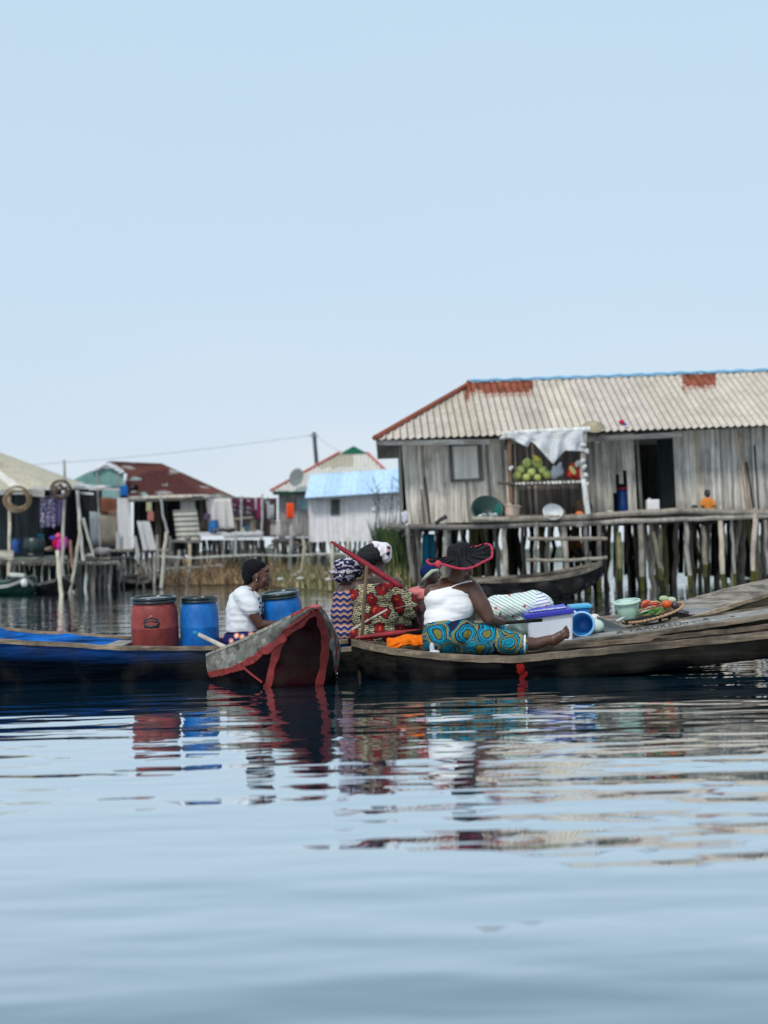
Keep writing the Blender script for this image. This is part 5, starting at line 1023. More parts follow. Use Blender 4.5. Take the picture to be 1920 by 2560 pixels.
# ================================================================ goods
def goods():
    # striped cloth heap: a draped closed mound
    YH=12.25; t=T('covered_load','heap of goods covered by a white cloth with green and blue stripes','covered load',W(1300,1556,YH))
    m=MB()
    for px,py,rx,ry,rz in ((1338,1514,46,.22,38),(1310,1518,60,.26,38),(1282,1520,60,.25,36),(1252,1522,46,.22,36),(1232,1530,32,.2,34),(1320,1545,62,.24,30),(1352,1524,34,.2,36),(1265,1560,45,.18,22)): m.ell(W(px,py,YH),(PM(rx,YH),ry,PM(rz,YH)),(1,1,1))
    organic(m,'cover',fabric('striped_cotton',f_heap),t,.012,18,wr=.016,wf=(6,6,9))
    m=MB(); m.ell(W(1298,1575,12.0),(PM(34,12),.12,PM(24,12)),(.20,.27,.24),nz=.4,nf=9); m.build('plastic_sack',PLAST,None,smooth=True,label='cloudy greenish plastic sack below the striped cover beside the clear tub',cat='sack')
    c=W(1236,1600,11.75); m=MB(); m.lathe([(.07,0),(.082,.10),(.088,.12),(.08,.12),(.01,.09)],c,(.0,.30,.36),n=28); m.build('turquoise_bowl',PLAST,None,smooth=True,label='turquoise bowl between the teal skirt and the striped heap',cat='bowl')
    # clear tub with blue lid
    Yt=11.88; t=T('storage_tub','translucent white storage tub with a bright blue lid','tub',W(1378,1606,Yt)); Rm=Euler((0,-.11,0)).to_matrix()
    TUB=mat('translucent_plastic',(5,5,5),.08,.35,bump=.05,spec=.5)
    bl=W(1323,1606,Yt-.1); br=W(1432,1606,Yt-.1); tl=W(1318,1544,Yt-.1); tr=W(1433,1529,Yt-.1); dy=Vector((0,.26,0))
    m=MB(); m.add([bl,br,br+dy,bl+dy,tl,tr,tr+dy,tl+dy],[(0,1,2,3),(0,1,5,4),(1,2,6,5),(2,3,7,6),(3,0,4,7),(4,5,6,7)],(.66,.70,.77)); m.build('body',TUB,t,bevel=.02)
    BL=(.02,.025,.42); m=MB(); a0=W(1313,1549,Yt-.13); a1=W(1435,1533,Yt-.13); up=Vector((0,0,PM(13,Yt))); e=Vector((0,.32,0))
    m.add([a0,a1,a1+e,a0+e,a0+up,a1+up,a1+e+up,a0+e+up],[(0,1,2,3),(0,1,5,4),(1,2,6,5),(2,3,7,6),(3,0,4,7),(4,5,6,7)],BL); m.build('lid',mat('lid_blue',(5,5,5),.1,.3,bump=.05,spec=.6),t,bevel=.008)
    m=MB(); b0=a0+up+Vector((.05,.05,.002)); b1=a1+up+Vector((-.05,.05,.002)); m.add([b0,b1,b1+Vector((0,.2,.02)),b0+Vector((0,.2,.02))],[(0,1,2,3)],(.03,.04,.5)); 
    m.build('lid_panel',PLAST,t,solid=.006)
    for k in range(9):
        m=MB(); p=a0.lerp(a1,.14+k*.085)+up+Vector((0,.06+.03*R(),.012)); m.box(p,(.008+.008*R(),.02+.03*R(),.003),(.50,.53,.72),Euler((0,-.11,R()*.8)).to_matrix()); m.build('lid_mark',PLAST,t,smooth=True)
    # blue lidded box, white box, tipped bucket etc.
    Yb2=12.45
    t=T('food_box','small bright blue lidded food box standing behind the clear tub','box',W(1448,1536,Yb2)); m=MB(); c=W(1448,1526,Yb2); m.box(c,(PM(23,Yb2),.10,PM(6,Yb2)),(.01,.14,.48),Euler((0,-.03,0)).to_matrix()); m.build('body',PLAST,t,bevel=.01); m=MB(); m.box(W(1449,1515,Yb2),(PM(27,Yb2),.12,PM(4,Yb2)),(.05,.38,.62),Euler((.03,-.06,0)).to_matrix()); m.build('lid',PLAST,t,bevel=.008)
    m=MB(); m.box(W(1450,1544,12.4),(PM(26,12.4),.10,PM(10,12.4)),(.42,.44,.55)); m.build('white_box',PLAST,None,bevel=.012,label='pale lilac box under the small blue food box',cat='box')
    c=W(1458,1562,12.05); M=Vector((-.25,-1,.10)).to_track_quat('Z','Y').to_matrix(); t=T('bucket','light blue bucket lying on its side with its mouth toward the viewer','bucket',c-Vector((0,0,.09)))
    m=MB(); m.lathe([(.065,-.10),(.09,.07),(.10,.09),(.097,.10),(.088,.09),(.06,-.085),(.01,-.09)],c,[(.10,.38,.72)]*3+[(.25,.5,.75)]+[(.02,.20,.50)]*4,M,n=32); m.build('body',PLAST,t,smooth=True)
    m=MB(); m.lathe([(.092,.075),(.107,.08),(.107,.095),(.095,.10)],c,(.30,.55,.80),M,n=32,cap=False); m.build('rim',PLAST,t,smooth=True)
    m=MB(); m.ell(W(1490,1566,12.2),(.07,.06,.06),(.55,.68,.58)); m.build('dish',PLAST,None,smooth=True,label='pale green rounded dish just right of the light blue bucket',cat='dish')
    m=MB(); m.ell(W(1486,1545,12.3),(.045,.04,.035),(.72,.68,.64)); m.tube([W(1486,1545,12.3),W(1496,1548,12.3)],.018,(.7,.66,.6)); m.build('white_jug',PLAST,None,smooth=True,label='small white jug above the pale green dish',cat='jug')
    c=W(1440,1538,12.15); m=MB(); m.tube([W(1424,1528,12.1),W(1438,1530,12.1),W(1446,1538,12.1),W(1432,1546,12.1),W(1424,1546,12.1)],.012,(.62,.66,.7)); m.build('tub_clip',PLAST,None,smooth=True,label='white looped handle beside the right edge of the blue lid',cat='handle')
    # grey metal sheet wedge
    m=MB(); P=[W(1492,1540,12.2),W(1575,1574,12.1),W(1560,1580,12.1),W(1512,1580,12.15),W(1500,1570,12.2)]; Q=[p+Vector((0,.02,0)) for p in P]; m.add(P+Q,[tuple(range(5)),tuple(range(9,4,-1))]+[(i,(i+1)%5,5+(i+1)%5,5+i) for i in range(5)],(.10,.12,.13)); m.build('metal_sheet',TIN,None,bevel=.003,label='dark grey metal wedge leaning left of the pale green bowl',cat='metal sheet')
    # pale green bowl
    Yg=12.45; c=W(1573,1548,Yg); M=Euler((.12,-.12,0)).to_matrix(); t=T('bowl','pale green plastic bowl tilted on the left side of the vegetable tray','bowl',c)
    m=MB(); m.lathe([(.072,0),(.082,.02),(.103,.145),(.1,.15),(.075,.02),(.01,.012)],c,(.42,.62,.50),M,n=40); m.build('body',PLAST,t,smooth=True); m=MB(); m.lathe([(.100,.135),(.116,.138),(.116,.155),(.105,.162),(.095,.155)],c,(.50,.68,.57),M,n=40,cap=False); m.build('rim',PLAST,t,smooth=True)
    m=MB(); m.lathe([(.10,.158),(.02,.165)],c,(.52,.68,.60),M,n=40); m.build('lid',PLAST,t,smooth=True)
    # woven tray, tilted up to the right
    Yv=12.4; c=W(1632,1532,Yv); M=Euler((.10,-.27,0)).to_matrix(); t=T('woven_tray','round woven cane tray holding leaves and peppers, raised on short legs','tray',c-Vector((0,0,.1)))
    ra=PM(77,Yv); m=MB(); m.lathe([(.01,-.03),(ra*.8,-.028),(ra*.97,-.005),(ra*.97,.0),(ra*.75,-.018),(.01,-.02)],c,(.22,.14,.08),M,n=40,sx=1); m.build('mat',STRAW,t,smooth=True)
    m=MB(); 
    for s in (0,math.pi):
        pts=[c+M@Vector(((ra+.004*math.cos(a*22+s))*math.cos(a),(ra+.004*math.cos(a*22+s))*math.sin(a),.006*math.sin(a*22+s))) for a in [i*2*math.pi/176 for i in range(177)]]
        m.tube(pts,.0075,(.46,.30,.18),n=6)
    m.build('rim',STRAW,t,smooth=True)
    for x,y0,y1 in ((1585,1548,1572),(1650,1540,1562),(1674,1535,1556)): m=MB(); m.tube([W(x,y0,Yv-.1),W(x,y1+6,Yv-.1)],.014,(.03,.03,.035)); m.build('leg',POLE,t)
    m=MB(); m.prism(W(1560,1556,Yv-.02),W(1690,1534,Yv-.02),Vector((0,0,.018)),Vector((0,.1,0)),(.05,.05,.05)); m.build('board',WOODX,t)
    q=lambda x,y,dy=0: W(x,y,Yv-.1+dy)
    for k,(x0,y0,x1,y1) in enumerate([(1602,1537,1648,1526),(1610,1540,1660,1522),(1622,1541,1668,1525),(1600,1532,1640,1530),(1588,1541,1632,1535),(1640,1536,1675,1520)]):
        m=MB(); a=q(x0,y0,-.02*k); b=q(x1,y1,.03*k); m.tube([a,a.lerp(b,.3)+Vector((0,0,.012)),a.lerp(b,.7)+Vector((0,0,.018)),b],[.004,.013,.012,.004],[(.03,.16,.02),(.08,.30,.06),(.02,.10,.02),(.5,.55,.5),(.03,.13,.02),(.10,.30,.05)][k],flat=.5); m.build('okra_leaf',LEAF,None,smooth=True,label='green leaf strip among the greens on the woven tray' if k!=3 else 'pale whitish stem among the greens on the woven tray',cat='vegetable',group='greens on the woven tray' if k!=3 else None)
    for k,(x0,y0,x1,y1,cc,l) in enumerate([(1603,1518,1626,1505,(.62,.10,.03),'orange red pepper at the left back of the woven tray'),(1606,1521,1650,1513,(.55,.03,.03),'long red pepper in front on the woven tray'),(1612,1514,1655,1508,(.50,.30,.14),'curved tan pod lying behind the red pepper')]):
        m=MB(); a=q(x0,y0,.04*k); b=q(x1,y1,.04*k); m.tube([a,a.lerp(b,.3)+Vector((0,0,.022)),a.lerp(b,.7)+Vector((0,0,.018)),b],[.006,.020 if k==0 else .012,.015 if k==0 else .011,.005],cc,n=10); m.build('pepper',PLAST,None,smooth=True,label=l,cat='vegetable')
    m=MB(); p=q(1667,1510); m.lathe([(.005,-.034),(.03,-.028),(.042,-.005),(.04,.018),(.022,.031),(.005,.026)],p,(.62,.10,.015),n=24,wob=.05); m.build('tomato',PLAST,None,smooth=True,label='big orange red tomato on the woven tray',cat='tomato')
    for k,(x,y) in enumerate(((1660,1497),(1678,1500))):
        m=MB(); m.ell(q(x,y,.12),(.045,.035,.028),[(.40,.50,.30),(.5,.56,.42)][k],nz=.25); m.build('cabbage',LEAF,None,smooth=True,label=['pale green vegetable behind the tomato, the left of two','pale green vegetable behind the tomato, the right of two'][k],cat='vegetable')
    m=MB(); m.ell(q(1688,1514,.02),(.035,.03,.03),(.05,.03,.04)); m.build('aubergine',PLAST,None,smooth=True,label='small dark aubergine right of the tomato on the tray',cat='vegetable')
    m=MB(); m.tube([W(1566,1540,12.25),W(1552,1548,12.2),W(1541,1554,12.2)],[.006,.012,.016],(.45,.5,.52)); m.build('spoon',TIN,None,smooth=True,label='thin pale metal spoon sticking out below the green bowl',cat='spoon')
    # orange cloth behind the canoe rim
    m=MB()
    P=[]
    for i in range(40):
        u=i/39; x=968+92*u; yt=1596-10*u+3*math.sin(u*9); row=[]
        for j in range(10): v=j/9; row.append(W(x,yt+(26-2*u)*v,11.5-.10*math.sin(v*1.6)+.005*math.sin(u*22)+.035*noise.noise((u*5,v*3,0))+.012*noise.noise((u*4,v*14,3))))
        P.append(row)
    m.grid(P,(.80,.17,.01))
    m.build('orange_cloth',CLOTH,None,smooth=True,solid=.02,label='bright orange folded cloth behind the rim of the nearest canoe',cat='cloth')
goods()
# ================================================================ people in the boats
BSK=(.060,.026,.018)
def ellp(m,px,py,Y,rx,ry,rz,rot=0): m.ell(W(px,py,Y),(PM(rx,Y),ry,PM(rz,Y)),(1,1,1),Matrix.Rotation(rot,3,'Y'))
def cp(m,a,b,ra,rb): caps(m,W(*a),W(*b),PM(ra,a[2]),PM(rb,b[2]))
def N3(a,b):  # plane normal pointing up/left-perpendicular of the pixel line a->b
    d=W(b[0],b[1],11.3)-W(a[0],a[1],11.3); return Vector((-d.z,0,d.x)).normalized()
# --- the woman in the black hat
def woman_hat():
    Y=11.28; t=T('person','woman seen from behind in a white strappy top and teal printed skirt, holding a paddle','person',W(1090,1640,Y))
    sk=(.085,.036,.022)
    b=MB()
    ellp(b,1088,1590,Y,32,.14,32); ellp(b,1112,1558,Y,50,.17,32); ellp(b,1128,1515,Y,57,.155,46); ellp(b,1130,1480,Y,56,.13,30); 
    cp(b,(1082,1482,Y-.02),(1176,1472,Y),22,25); cp(b,(1110,1462,Y),(1165,1455,Y),18,20)
    cp(b,(1138,1462,Y),(1150,1420,Y+.02),27,22); ellp(b,1152,1405,Y+.03,27,.095,34); cp(b,(1168,1425,Y+.05),(1172,1432,Y+.06),12,10); ellp(b,1181,1412,Y+.05,5,.02,5); ellp(b,1177,1424,Y+.06,5,.02,4); ellp(b,1150,1412,Y-.07,6,.015,9)
    # right arm
    cp(b,(1180,1476,Y-.02),(1205,1515,Y-.05),24,22); cp(b,(1205,1515,Y-.05),(1222,1546,Y-.06),22,17); cp(b,(1222,1546,Y-.06),(1249,1555,Y+.10),16,10.5)
    hand(b,W(1249,1555,Y+.10),(.5,.6,.1),(0,-.5,1),(0,.3,1),1.0,1.0)
    # left arm, in front of her
    cp(b,(1080,1486,Y),(1088,1540,Y+.16),20,16); cp(b,(1088,1540,Y+.16),(1150,1563,Y+.30),15,10); hand(b,W(1150,1563,Y+.30),(1,.1,0),(0,.5,1),(0,0,1),1.0,1.0)
    # legs
    for dy,k in ((-.08,1.0),(.13,.96)):
        cp(b,(1100,1602,Y+dy),(1215,1604,Y+dy),24*k,22*k)
        if dy>0: cp(b,(1215,1600,Y+dy),(1165,1618,Y+dy+.06),22,12); cp(b,(1165,1618,Y+dy+.06),(1135,1620,Y+dy+.05),12,9); continue
        cp(b,(1215,1604,Y+dy),(1300,1609,Y+dy),19*k,18*k); cp(b,(1300,1608,Y+dy),(1340,1610,Y+dy),20*k,16*k); cp(b,(1340,1610,Y+dy),(1378,1598,Y+dy),16*k,11.5*k)
        dx=0 if dy<0 else -20
        cp(b,(1380+dx,1601,Y+dy),(1400+dx,1588,Y+dy-.01),12,10.5); cp(b,(1382+dx,1606,Y+dy),(1392+dx,1602,Y+dy),10,9); cp(b,(1398+dx,1590,Y+dy),(1411+dx,1580,Y+dy-.01),11,8)
        cp(b,(1400+dx,1598,Y+dy-.01),(1413+dx,1589,Y+dy-.02),8,6)
        for i,(a,c_) in enumerate((((1412,1572),(1416,1567)),((1415,1578),(1421,1574)),((1416,1584),(1423,1581)),((1416,1590),(1423,1588)),((1415,1595),(1421,1595)))):
            cp(b,(a[0]+dx,a[1],Y+dy-.015),(c_[0]+dx,c_[1],Y+dy-.02),(4.2,3.2,3,2.9,2.7)[i],(3.8,2.8,2.7,2.6,2.4)[i])
    BD=organic(b,'body',SKIN,t,.0062,4,col=sk)
    top=MB(); k=1.03
    ellp(top,1112,1556,Y,52*k,.185,33); ellp(top,1126,1517,Y,60*k,.172,46); ellp(top,1120,1486,Y,59,.150,33); ellp(top,1100,1500,Y,41,.16,40); ellp(top,1116,1540,Y,58,.178,36)
    organic(top,'top',mat('white_jersey',(25,25,25),.05,.85,bump=.25,bdist=.003),t,.007,20,col=(.80,.79,.80),trims=[(W(1063,1479,Y),N3((1063,1479),(1170,1454))),(W(1062,1561,Y),-N3((1062,1563),(1195,1541))),(W(1160,1474,Y),N3((1140,1462),(1196,1530)))],wr=.006,wf=(4,5,20))
    bpy.context.view_layer.update(); m=MB(); m.tube([snap(BD,x,y,Y,.005) for x,y in ((1128,1468),(1138,1463),(1147,1460),(1156,1457),(1165,1455),(1173,1453),(1180,1453))],.0065,(.8,.8,.8),flat=.7); m.build('strap',CLOTH,t,smooth=True)
    s=MB(); ellp(s,1096,1594,Y,42,.22,50); ellp(s,1108,1566,Y,49,.21,36); ellp(s,1130,1580,Y,60,.22,46); cp(s,(1100,1600,Y),(1205,1598,Y-.06),43,38); cp(s,(1205,1598,Y-.06),(1280,1608,Y-.07),37,27); cp(s,(1280,1608,Y-.07),(1335,1614,Y-.08),27,20); cp(s,(1110,1598,Y+.12),(1220,1590,Y+.15),40,34); cp(s,(1220,1590,Y+.15),(1300,1605,Y+.15),34,22)
    organic(s,'skirt',fabric('teal_wax_print',f_teal),t,.009,6,trims=[(W(1314,1600,Y),(1,0,.05)),(W(1070,1553,Y),N3((1062,1558),(1192,1541)))],wr=.009,wf=(6,6,9))
    m=MB(); 
    pts=[W(1313+1.2*math.sin(a),1611-22*math.cos(a),Y-.075+.076*math.sin(a)) for a in [i*2*math.pi/28-.3 for i in range(29)]]
    m.tube(pts,.008,(.75,.74,.72)); m.build('hem',CLOTH,t,smooth=True)
    m=MB(); m.ell(W(1080,1620,Y-.26),(.025,.02,.04),(.5,.55,.6),nz=.6,nf=14); m.ell(W(1087,1630,Y-.26),(.04,.02,.015),(.6,.62,.66),nz=.5); m.build('tied_end',CLOTH,t,smooth=True)
    h=MB(); h.ell(W(1151,1406,Y+.02),(PM(28,Y),.092,PM(26,Y)),(.01,.009,.01)); h.build('hair',HAIR,t,smooth=True)
    # hat
    c=W(1151,1396,Y+.01); M=Euler((.24,-.17,0)).to_matrix()
    hat=T('wide_hat','very wide black woven sun hat edged in pink','hat',c); ra=PM(82,Y)
    m=MB(); prof=[(ra,.004),(ra*.97,.010),(ra*.75,.012),(ra*.5,.016),(PM(34,Y),.026),(PM(31,Y),.05),(PM(29,Y),.08),(PM(25,Y),.104),(PM(14,Y),.114),(.004,.117)]
    n=72; vs=[]; 
    for r,z in prof:
        for i in range(n):
            a=2*math.pi*i/n; e=r/ra; wv=.028*e*e*math.sin(2*a+.6)+.010*e*e*math.sin(5*a) ; rr=r*(1+.012*math.sin(9*a)*e); vs.append(c+M@Vector((rr*math.cos(a),rr*math.sin(a),z+wv)))
    fs=[(k*n+i,k*n+(i+1)%n,(k+1)*n+(i+1)%n,(k+1)*n+i) for k in range(len(prof)-1) for i in range(n)]
    m.add(vs,fs,[jc((.014,.015,.017),.5) if True else 0 for _ in fs]); m.build('crown_and_brim',mat('black_straw',(70,70,70),.5,.85,bump=.9,bdist=.004,spec=.1),hat,smooth=True)
    m=MB(); pts=[c+M@Vector((ra*(1+.012*math.sin(9*a))*math.cos(a),ra*(1+.012*math.sin(9*a))*math.sin(a),.006+.028*math.sin(2*a+.6)+.010*math.sin(5*a))) for a in [2*math.pi*i/90 for i in range(91)]]
    m.tube(pts,[.0098*(1+.22*math.sin(i*1.9)) for i in range(91)],(.42,.045,.08),n=8); m.ell(pts[56],(.026,.02,.028),(.5,.06,.1),nz=.6); m.build('brim_edge',CLOTH,hat,smooth=True)
    for k in range(14):
        a=k*2*math.pi/14+.1; m=MB(); P_=[c+M@Vector((ra*e*math.cos(a),ra*e*math.sin(a),.017+.028*e*e*math.sin(2*a+.6)+.010*e*e*math.sin(5*a))) for e in (.42,.6,.8,.97)]; m.tube(P_,.0045,(.006,.006,.008),n=6); m.build('rib',HAIR,hat,smooth=True)
    # paddle
    p=T('paddle','long paddle with a dark shaft and a flat red blade held across the canoe','paddle',W(1100,1572,11.62))
    m=MB(); m.tube([W(1015,1582,11.62),W(1100,1572,11.62),W(1249,1558,11.44),W(1356,1550,11.40)],[.013,.014,.0145,.0135],(.012,.011,.012),n=10); m.build('shaft',POLE,p,smooth=True)
    m=MB(); P=[]
    for i in range(15):
        u=i/14; w_=PM(7.5,11.6)*math.sin(math.pi*min(1,.12+u*.95))**.6; q=W(1050-183*u,1577+21*u,11.62); P.append([q+Vector((0,.03,w_*.3)),q+Vector((0,0,w_)),q+Vector((0,-.012,0)),q+Vector((0,0,-w_)),q+Vector((0,.03,-w_*.3))])
    m.grid(P,lambda i,j:(.30,.02,.03) if j in(1,) else (.22,.012,.02)); m.build('blade',PAINTW,p,smooth=True)
woman_hat()
# --- the woman in red and cream print with the red umbrella
def woman_red():
    Y=11.95; t=T('person','woman seen from behind in a red and cream printed top beneath the red umbrella','person',W(945,1612,Y)); sk=(.062,.033,.027)
    b=MB(); ellp(b,935,1590,Y,54,.19,30); ellp(b,938,1540,Y,54,.17,50); ellp(b,940,1490,Y,52,.15,40); cp(b,(898,1472,Y),(985,1464,Y),24,22); cp(b,(925,1452,Y),(955,1450,Y),22,18)
    cp(b,(940,1455,Y),(944,1415,Y+.02),20,18); ellp(b,942,1390,Y+.03,27,.095,33); ellp(b,968,1398,Y+.09,4,.02,5); ellp(b,940,1400,Y-.06,5,.015,8)
    cp(b,(992,1470,Y),(1022,1530,Y+.06),19,15); cp(b,(1022,1532,Y+.06),(1046,1556,Y+.2),14,9.5); hand(b,W(1046,1556,Y+.2),(.6,.6,-.1),(0,-.3,1),(0,.4,1),1,.9)
    cp(b,(895,1475,Y),(888,1530,Y+.12),19,15); cp(b,(888,1530,Y+.12),(915,1555,Y+.35),14,9.5); hand(b,W(915,1555,Y+.35),(.8,.5,0),(0,0,1),(0,.4,1),1,.9)
    cp(b,(925,1592,Y+.05),(1010,1588,Y+.45),32,24); cp(b,(955,1592,Y),(1035,1590,Y+.3),32,24)
    organic(b,'body',SKIN,t,.0065,4,col=sk)
    RP=fabric('red_wax_print',f_red)
    s=MB(); ellp(s,936,1585,Y,63,.215,40); ellp(s,938,1540,Y,61,.20,50); ellp(s,936,1492,Y,58,.18,46); cp(s,(900,1476,Y),(985,1462,Y),26,25)
    cp(s,(990,1464,Y),(1016,1512,Y),25,30); cp(s,(1012,1500,Y),(1022,1530,Y),28,22)
    cp(s,(925,1592,Y+.05),(1005,1588,Y+.4),42,30); cp(s,(955,1592,Y),(1035,1592,Y+.3),40,30)
    PT=organic(s,'printed_top',RP,t,.0085,4,trims=[(W(880,1462,Y),N3((875,1462),(975,1457))),(W(970,1452,Y),N3((965,1449),(1010,1470)))],wr=.008,wf=(7,7,9))
    bpy.context.view_layer.update()
    for L in (((978,1546),(990,1543),(1002,1541),(1014,1539),(1026,1535),(1036,1529)),((990,1521),(1000,1518),(1010,1515),(1020,1513),(1030,1508))):
        m=MB(); m.tube([snap(PT,x,y,Y,.003) for x,y in L],.0042,(.6,.58,.5),flat=.5); m.build('sleeve_trim',CLOTH,t,smooth=True)
    m=MB(); P=[]
    for i in range(22):
        u=i/21; P.append([snap(PT,872+96*u,1578-54*u+dy,Y,.004) for dy in (-3,3)])
    m.grid(P,(.50,.48,.42)); m.build('white_band',CLOTH,t,smooth=True,solid=.003)
    h=MB(); ellp(h,921,1391,Y,31,.12,27,-.35); ellp(h,935,1384,Y,30,.12,27); organic(h,'woven_cap',STRAW,t,.007,3,col=(.022,.024,.026),wr=.003,wf=(10,10,60))
    h=MB(); ellp(h,951,1378,Y+.02,26,.12,25); ellp(h,962,1390,Y+.02,17,.10,18); ellp(h,938,1364,Y,17,.10,11); ellp(h,968,1376,Y,12,.1,14)
    def wc(p): v=noise.noise((p.x*14,p.y*14,p.z*18)); return (.70,.68,.70) if v<.12 else ((.55,.30,.28) if v<.24 else (.04,.04,.07))
    organic(h,'head_wrap',CLOTH,t,.007,2,wr=.012,wf=(16,16,22),colfn=wc)
    u=T('umbrella','rolled dark red umbrella slanting over the two seated women','umbrella',W(1003,1469,Y-.25)); a=W(828,1354,Y-.15); e=W(1005,1469,Y-.3)
    m=MB(); pts=[a.lerp(e,i/20) for i in range(21)]; rr=[PM(r,Y) for r in (2.2,4,5,5.6,6,6.2,6.4,6.6,7,7.2,7.4,7.6,7.6,7.5,7.4,7.2,7,6.8,6.5,6,5)]
    m.tube(pts,[r*(1+.08*math.sin(i*2.1)) for i,r in enumerate(rr)],(.21,.005,.018),n=14); m.build('canopy',mat('umbrella_cloth',(30,30,30),.25,.6,bump=.5,bdist=.004),u,smooth=True)
    m=MB(); m.tube([e,W(1015,1476,Y-.31)],.006,(.05,.02,.02)); m.build('handle',PLAST,u,smooth=True)
    m=MB(); m.tube([W(917,1414,11.64),W(911,1500,11.66),W(905,1590,11.66),W(898,1700,11.68)],[PM(4.2,11.6)]*2+[PM(4.6,11.6),PM(4,11.6)],(.15,.10,.065),n=10); m.build('mooring_pole',POLE,None,smooth=True,label='upright brown pole standing between the canoes before the red printed top',cat='pole')
woman_red()
# --- woman with the ruffled head wrap, half hidden
def woman_left():
    Y=12.08; t=T('person','woman with a ruffled navy and white head wrap and wavy blue and orange top','person',W(868,1612,Y)); sk=(.07,.04,.034)
    b=MB(); ellp(b,866,1585,Y,36,.17,35); ellp(b,868,1535,Y,36,.15,50); ellp(b,872,1490,Y,34,.14,34); cp(b,(855,1474,Y),(900,1466,Y),17,18); cp(b,(872,1465,Y),(875,1430,Y),17,16); ellp(b,874,1420,Y,26,.09,32)
    ellp(b,901,1420,Y+.05,4,.02,6)
    cp(b,(853,1480,Y),(848,1535,Y+.06),15,13); cp(b,(848,1535,Y+.06),(880,1560,Y+.3),12,9); hand(b,W(880,1560,Y+.3),(.8,.5,0),(0,0,1),(0,.4,1),1,.9)
    cp(b,(915,1480,Y+.1),(925,1530,Y+.2),15,12); cp(b,(925,1530,Y+.2),(940,1560,Y+.4),11,9); cp(b,(870,1590,Y),(930,1590,Y+.35),28,22)
    organic(b,'body',SKIN,t,.007,4,col=sk)
    s=MB(); ellp(s,868,1580,Y,43,.19,38); ellp(s,868,1535,Y,42,.175,50); ellp(s,872,1495,Y,41,.16,34); cp(s,(855,1490,Y),(900,1480,Y),18,18); cp(s,(870,1590,Y),(930,1590,Y+.35),32,26)
    organic(s,'printed_dress',fabric('blue_orange_print',f_band),t,.009,4,trims=[(W(830,1480,Y),N3((830,1480),(900,1474)))],wr=.006,wf=(8,8,8))
    h=MB(); ellp(h,870,1424,Y,37,.14,26,.3); ellp(h,862,1432,Y-.03,27,.12,24); ellp(h,890,1412,Y,28,.13,22); caps(h,W(845,1432,Y-.05),W(826,1430,Y-.05),.045,.012); caps(h,W(852,1448,Y-.05),W(838,1440,Y-.05),.03,.02); ellp(h,880,1400,Y,22,.10,10)
    organic(h,'head_wrap',fabric('navy_white_print',f_wrap),t,.007,1,wr=.022,wf=(15,15,24))
woman_left()
# --- child / small woman with a navy cap
def person_cap():
    Y=12.15; t=T('person','small person with a navy cap and pink shawl between the two big women','person',W(1055,1610,Y)); sk=(.055,.028,.022)
    b=MB(); ellp(b,1058,1560,Y,26,.13,50); ellp(b,1056,1505,Y,28,.12,40); cp(b,(1036,1486,Y),(1080,1482,Y),15,15); cp(b,(1068,1478,Y),(1076,1450,Y),12,12); ellp(b,1078,1439,Y,20,.07,24); cp(b,(1096,1440,Y-.01),(1099,1444,Y-.01),4,3); ellp(b,1095,1453,Y,5,.02,3); ellp(b,1090,1460,Y,8,.03,6); ellp(b,1072,1442,Y-.07,4,.012,6)
    cp(b,(1036,1492,Y-.03),(1030,1530,Y-.08),13,11); cp(b,(1030,1530,Y-.08),(1050,1560,Y-.12),10,8); hand(b,W(1050,1560,Y-.12),(.6,-.2,-.5),(-.4,-1,0),(0,0,1),.85,.8)
    organic(b,'body',SKIN,t,.0065,3,col=sk)
    s=MB(); ellp(s,1044,1482,Y,28,.14,16); ellp(s,1056,1490,Y,26,.14,22); cp(s,(1030,1484,Y-.02),(1034,1498,Y-.05),14,12); organic(s,'shawl',CLOTH,t,.008,2,col=(.62,.20,.20),wr=.012)
    s=MB(); ellp(s,1058,1560,Y,32,.15,48); ellp(s,1058,1520,Y,28,.14,30); organic(s,'wrapper',CLOTH,t,.009,3,col=(.08,.05,.05),wr=.01)
    m=MB(); ellp(m,1070,1429,Y,21,.085,19,-.5); m.build('cap',CLOTH,t,smooth=True); 
    for f in range(len(m.c)): m.c[f]=(.008,.02,.09)
    ob=bpy.data.objects[[o.name for o in t.children if o.name.startswith('cap')][0]]
    for d_ in ob.data.color_attributes['Col'].data: d_.color=(.008,.02,.09,1)
    m=MB(); m.tube([W(1056,1452,Y-.06),W(1066,1441,Y-.09),W(1080,1428,Y-.08),W(1096,1425,Y-.03)],[.012,.016,.016,.011],(.42,.48,.36)); m.build('cap_band',CLOTH,t,smooth=True)
person_cap()
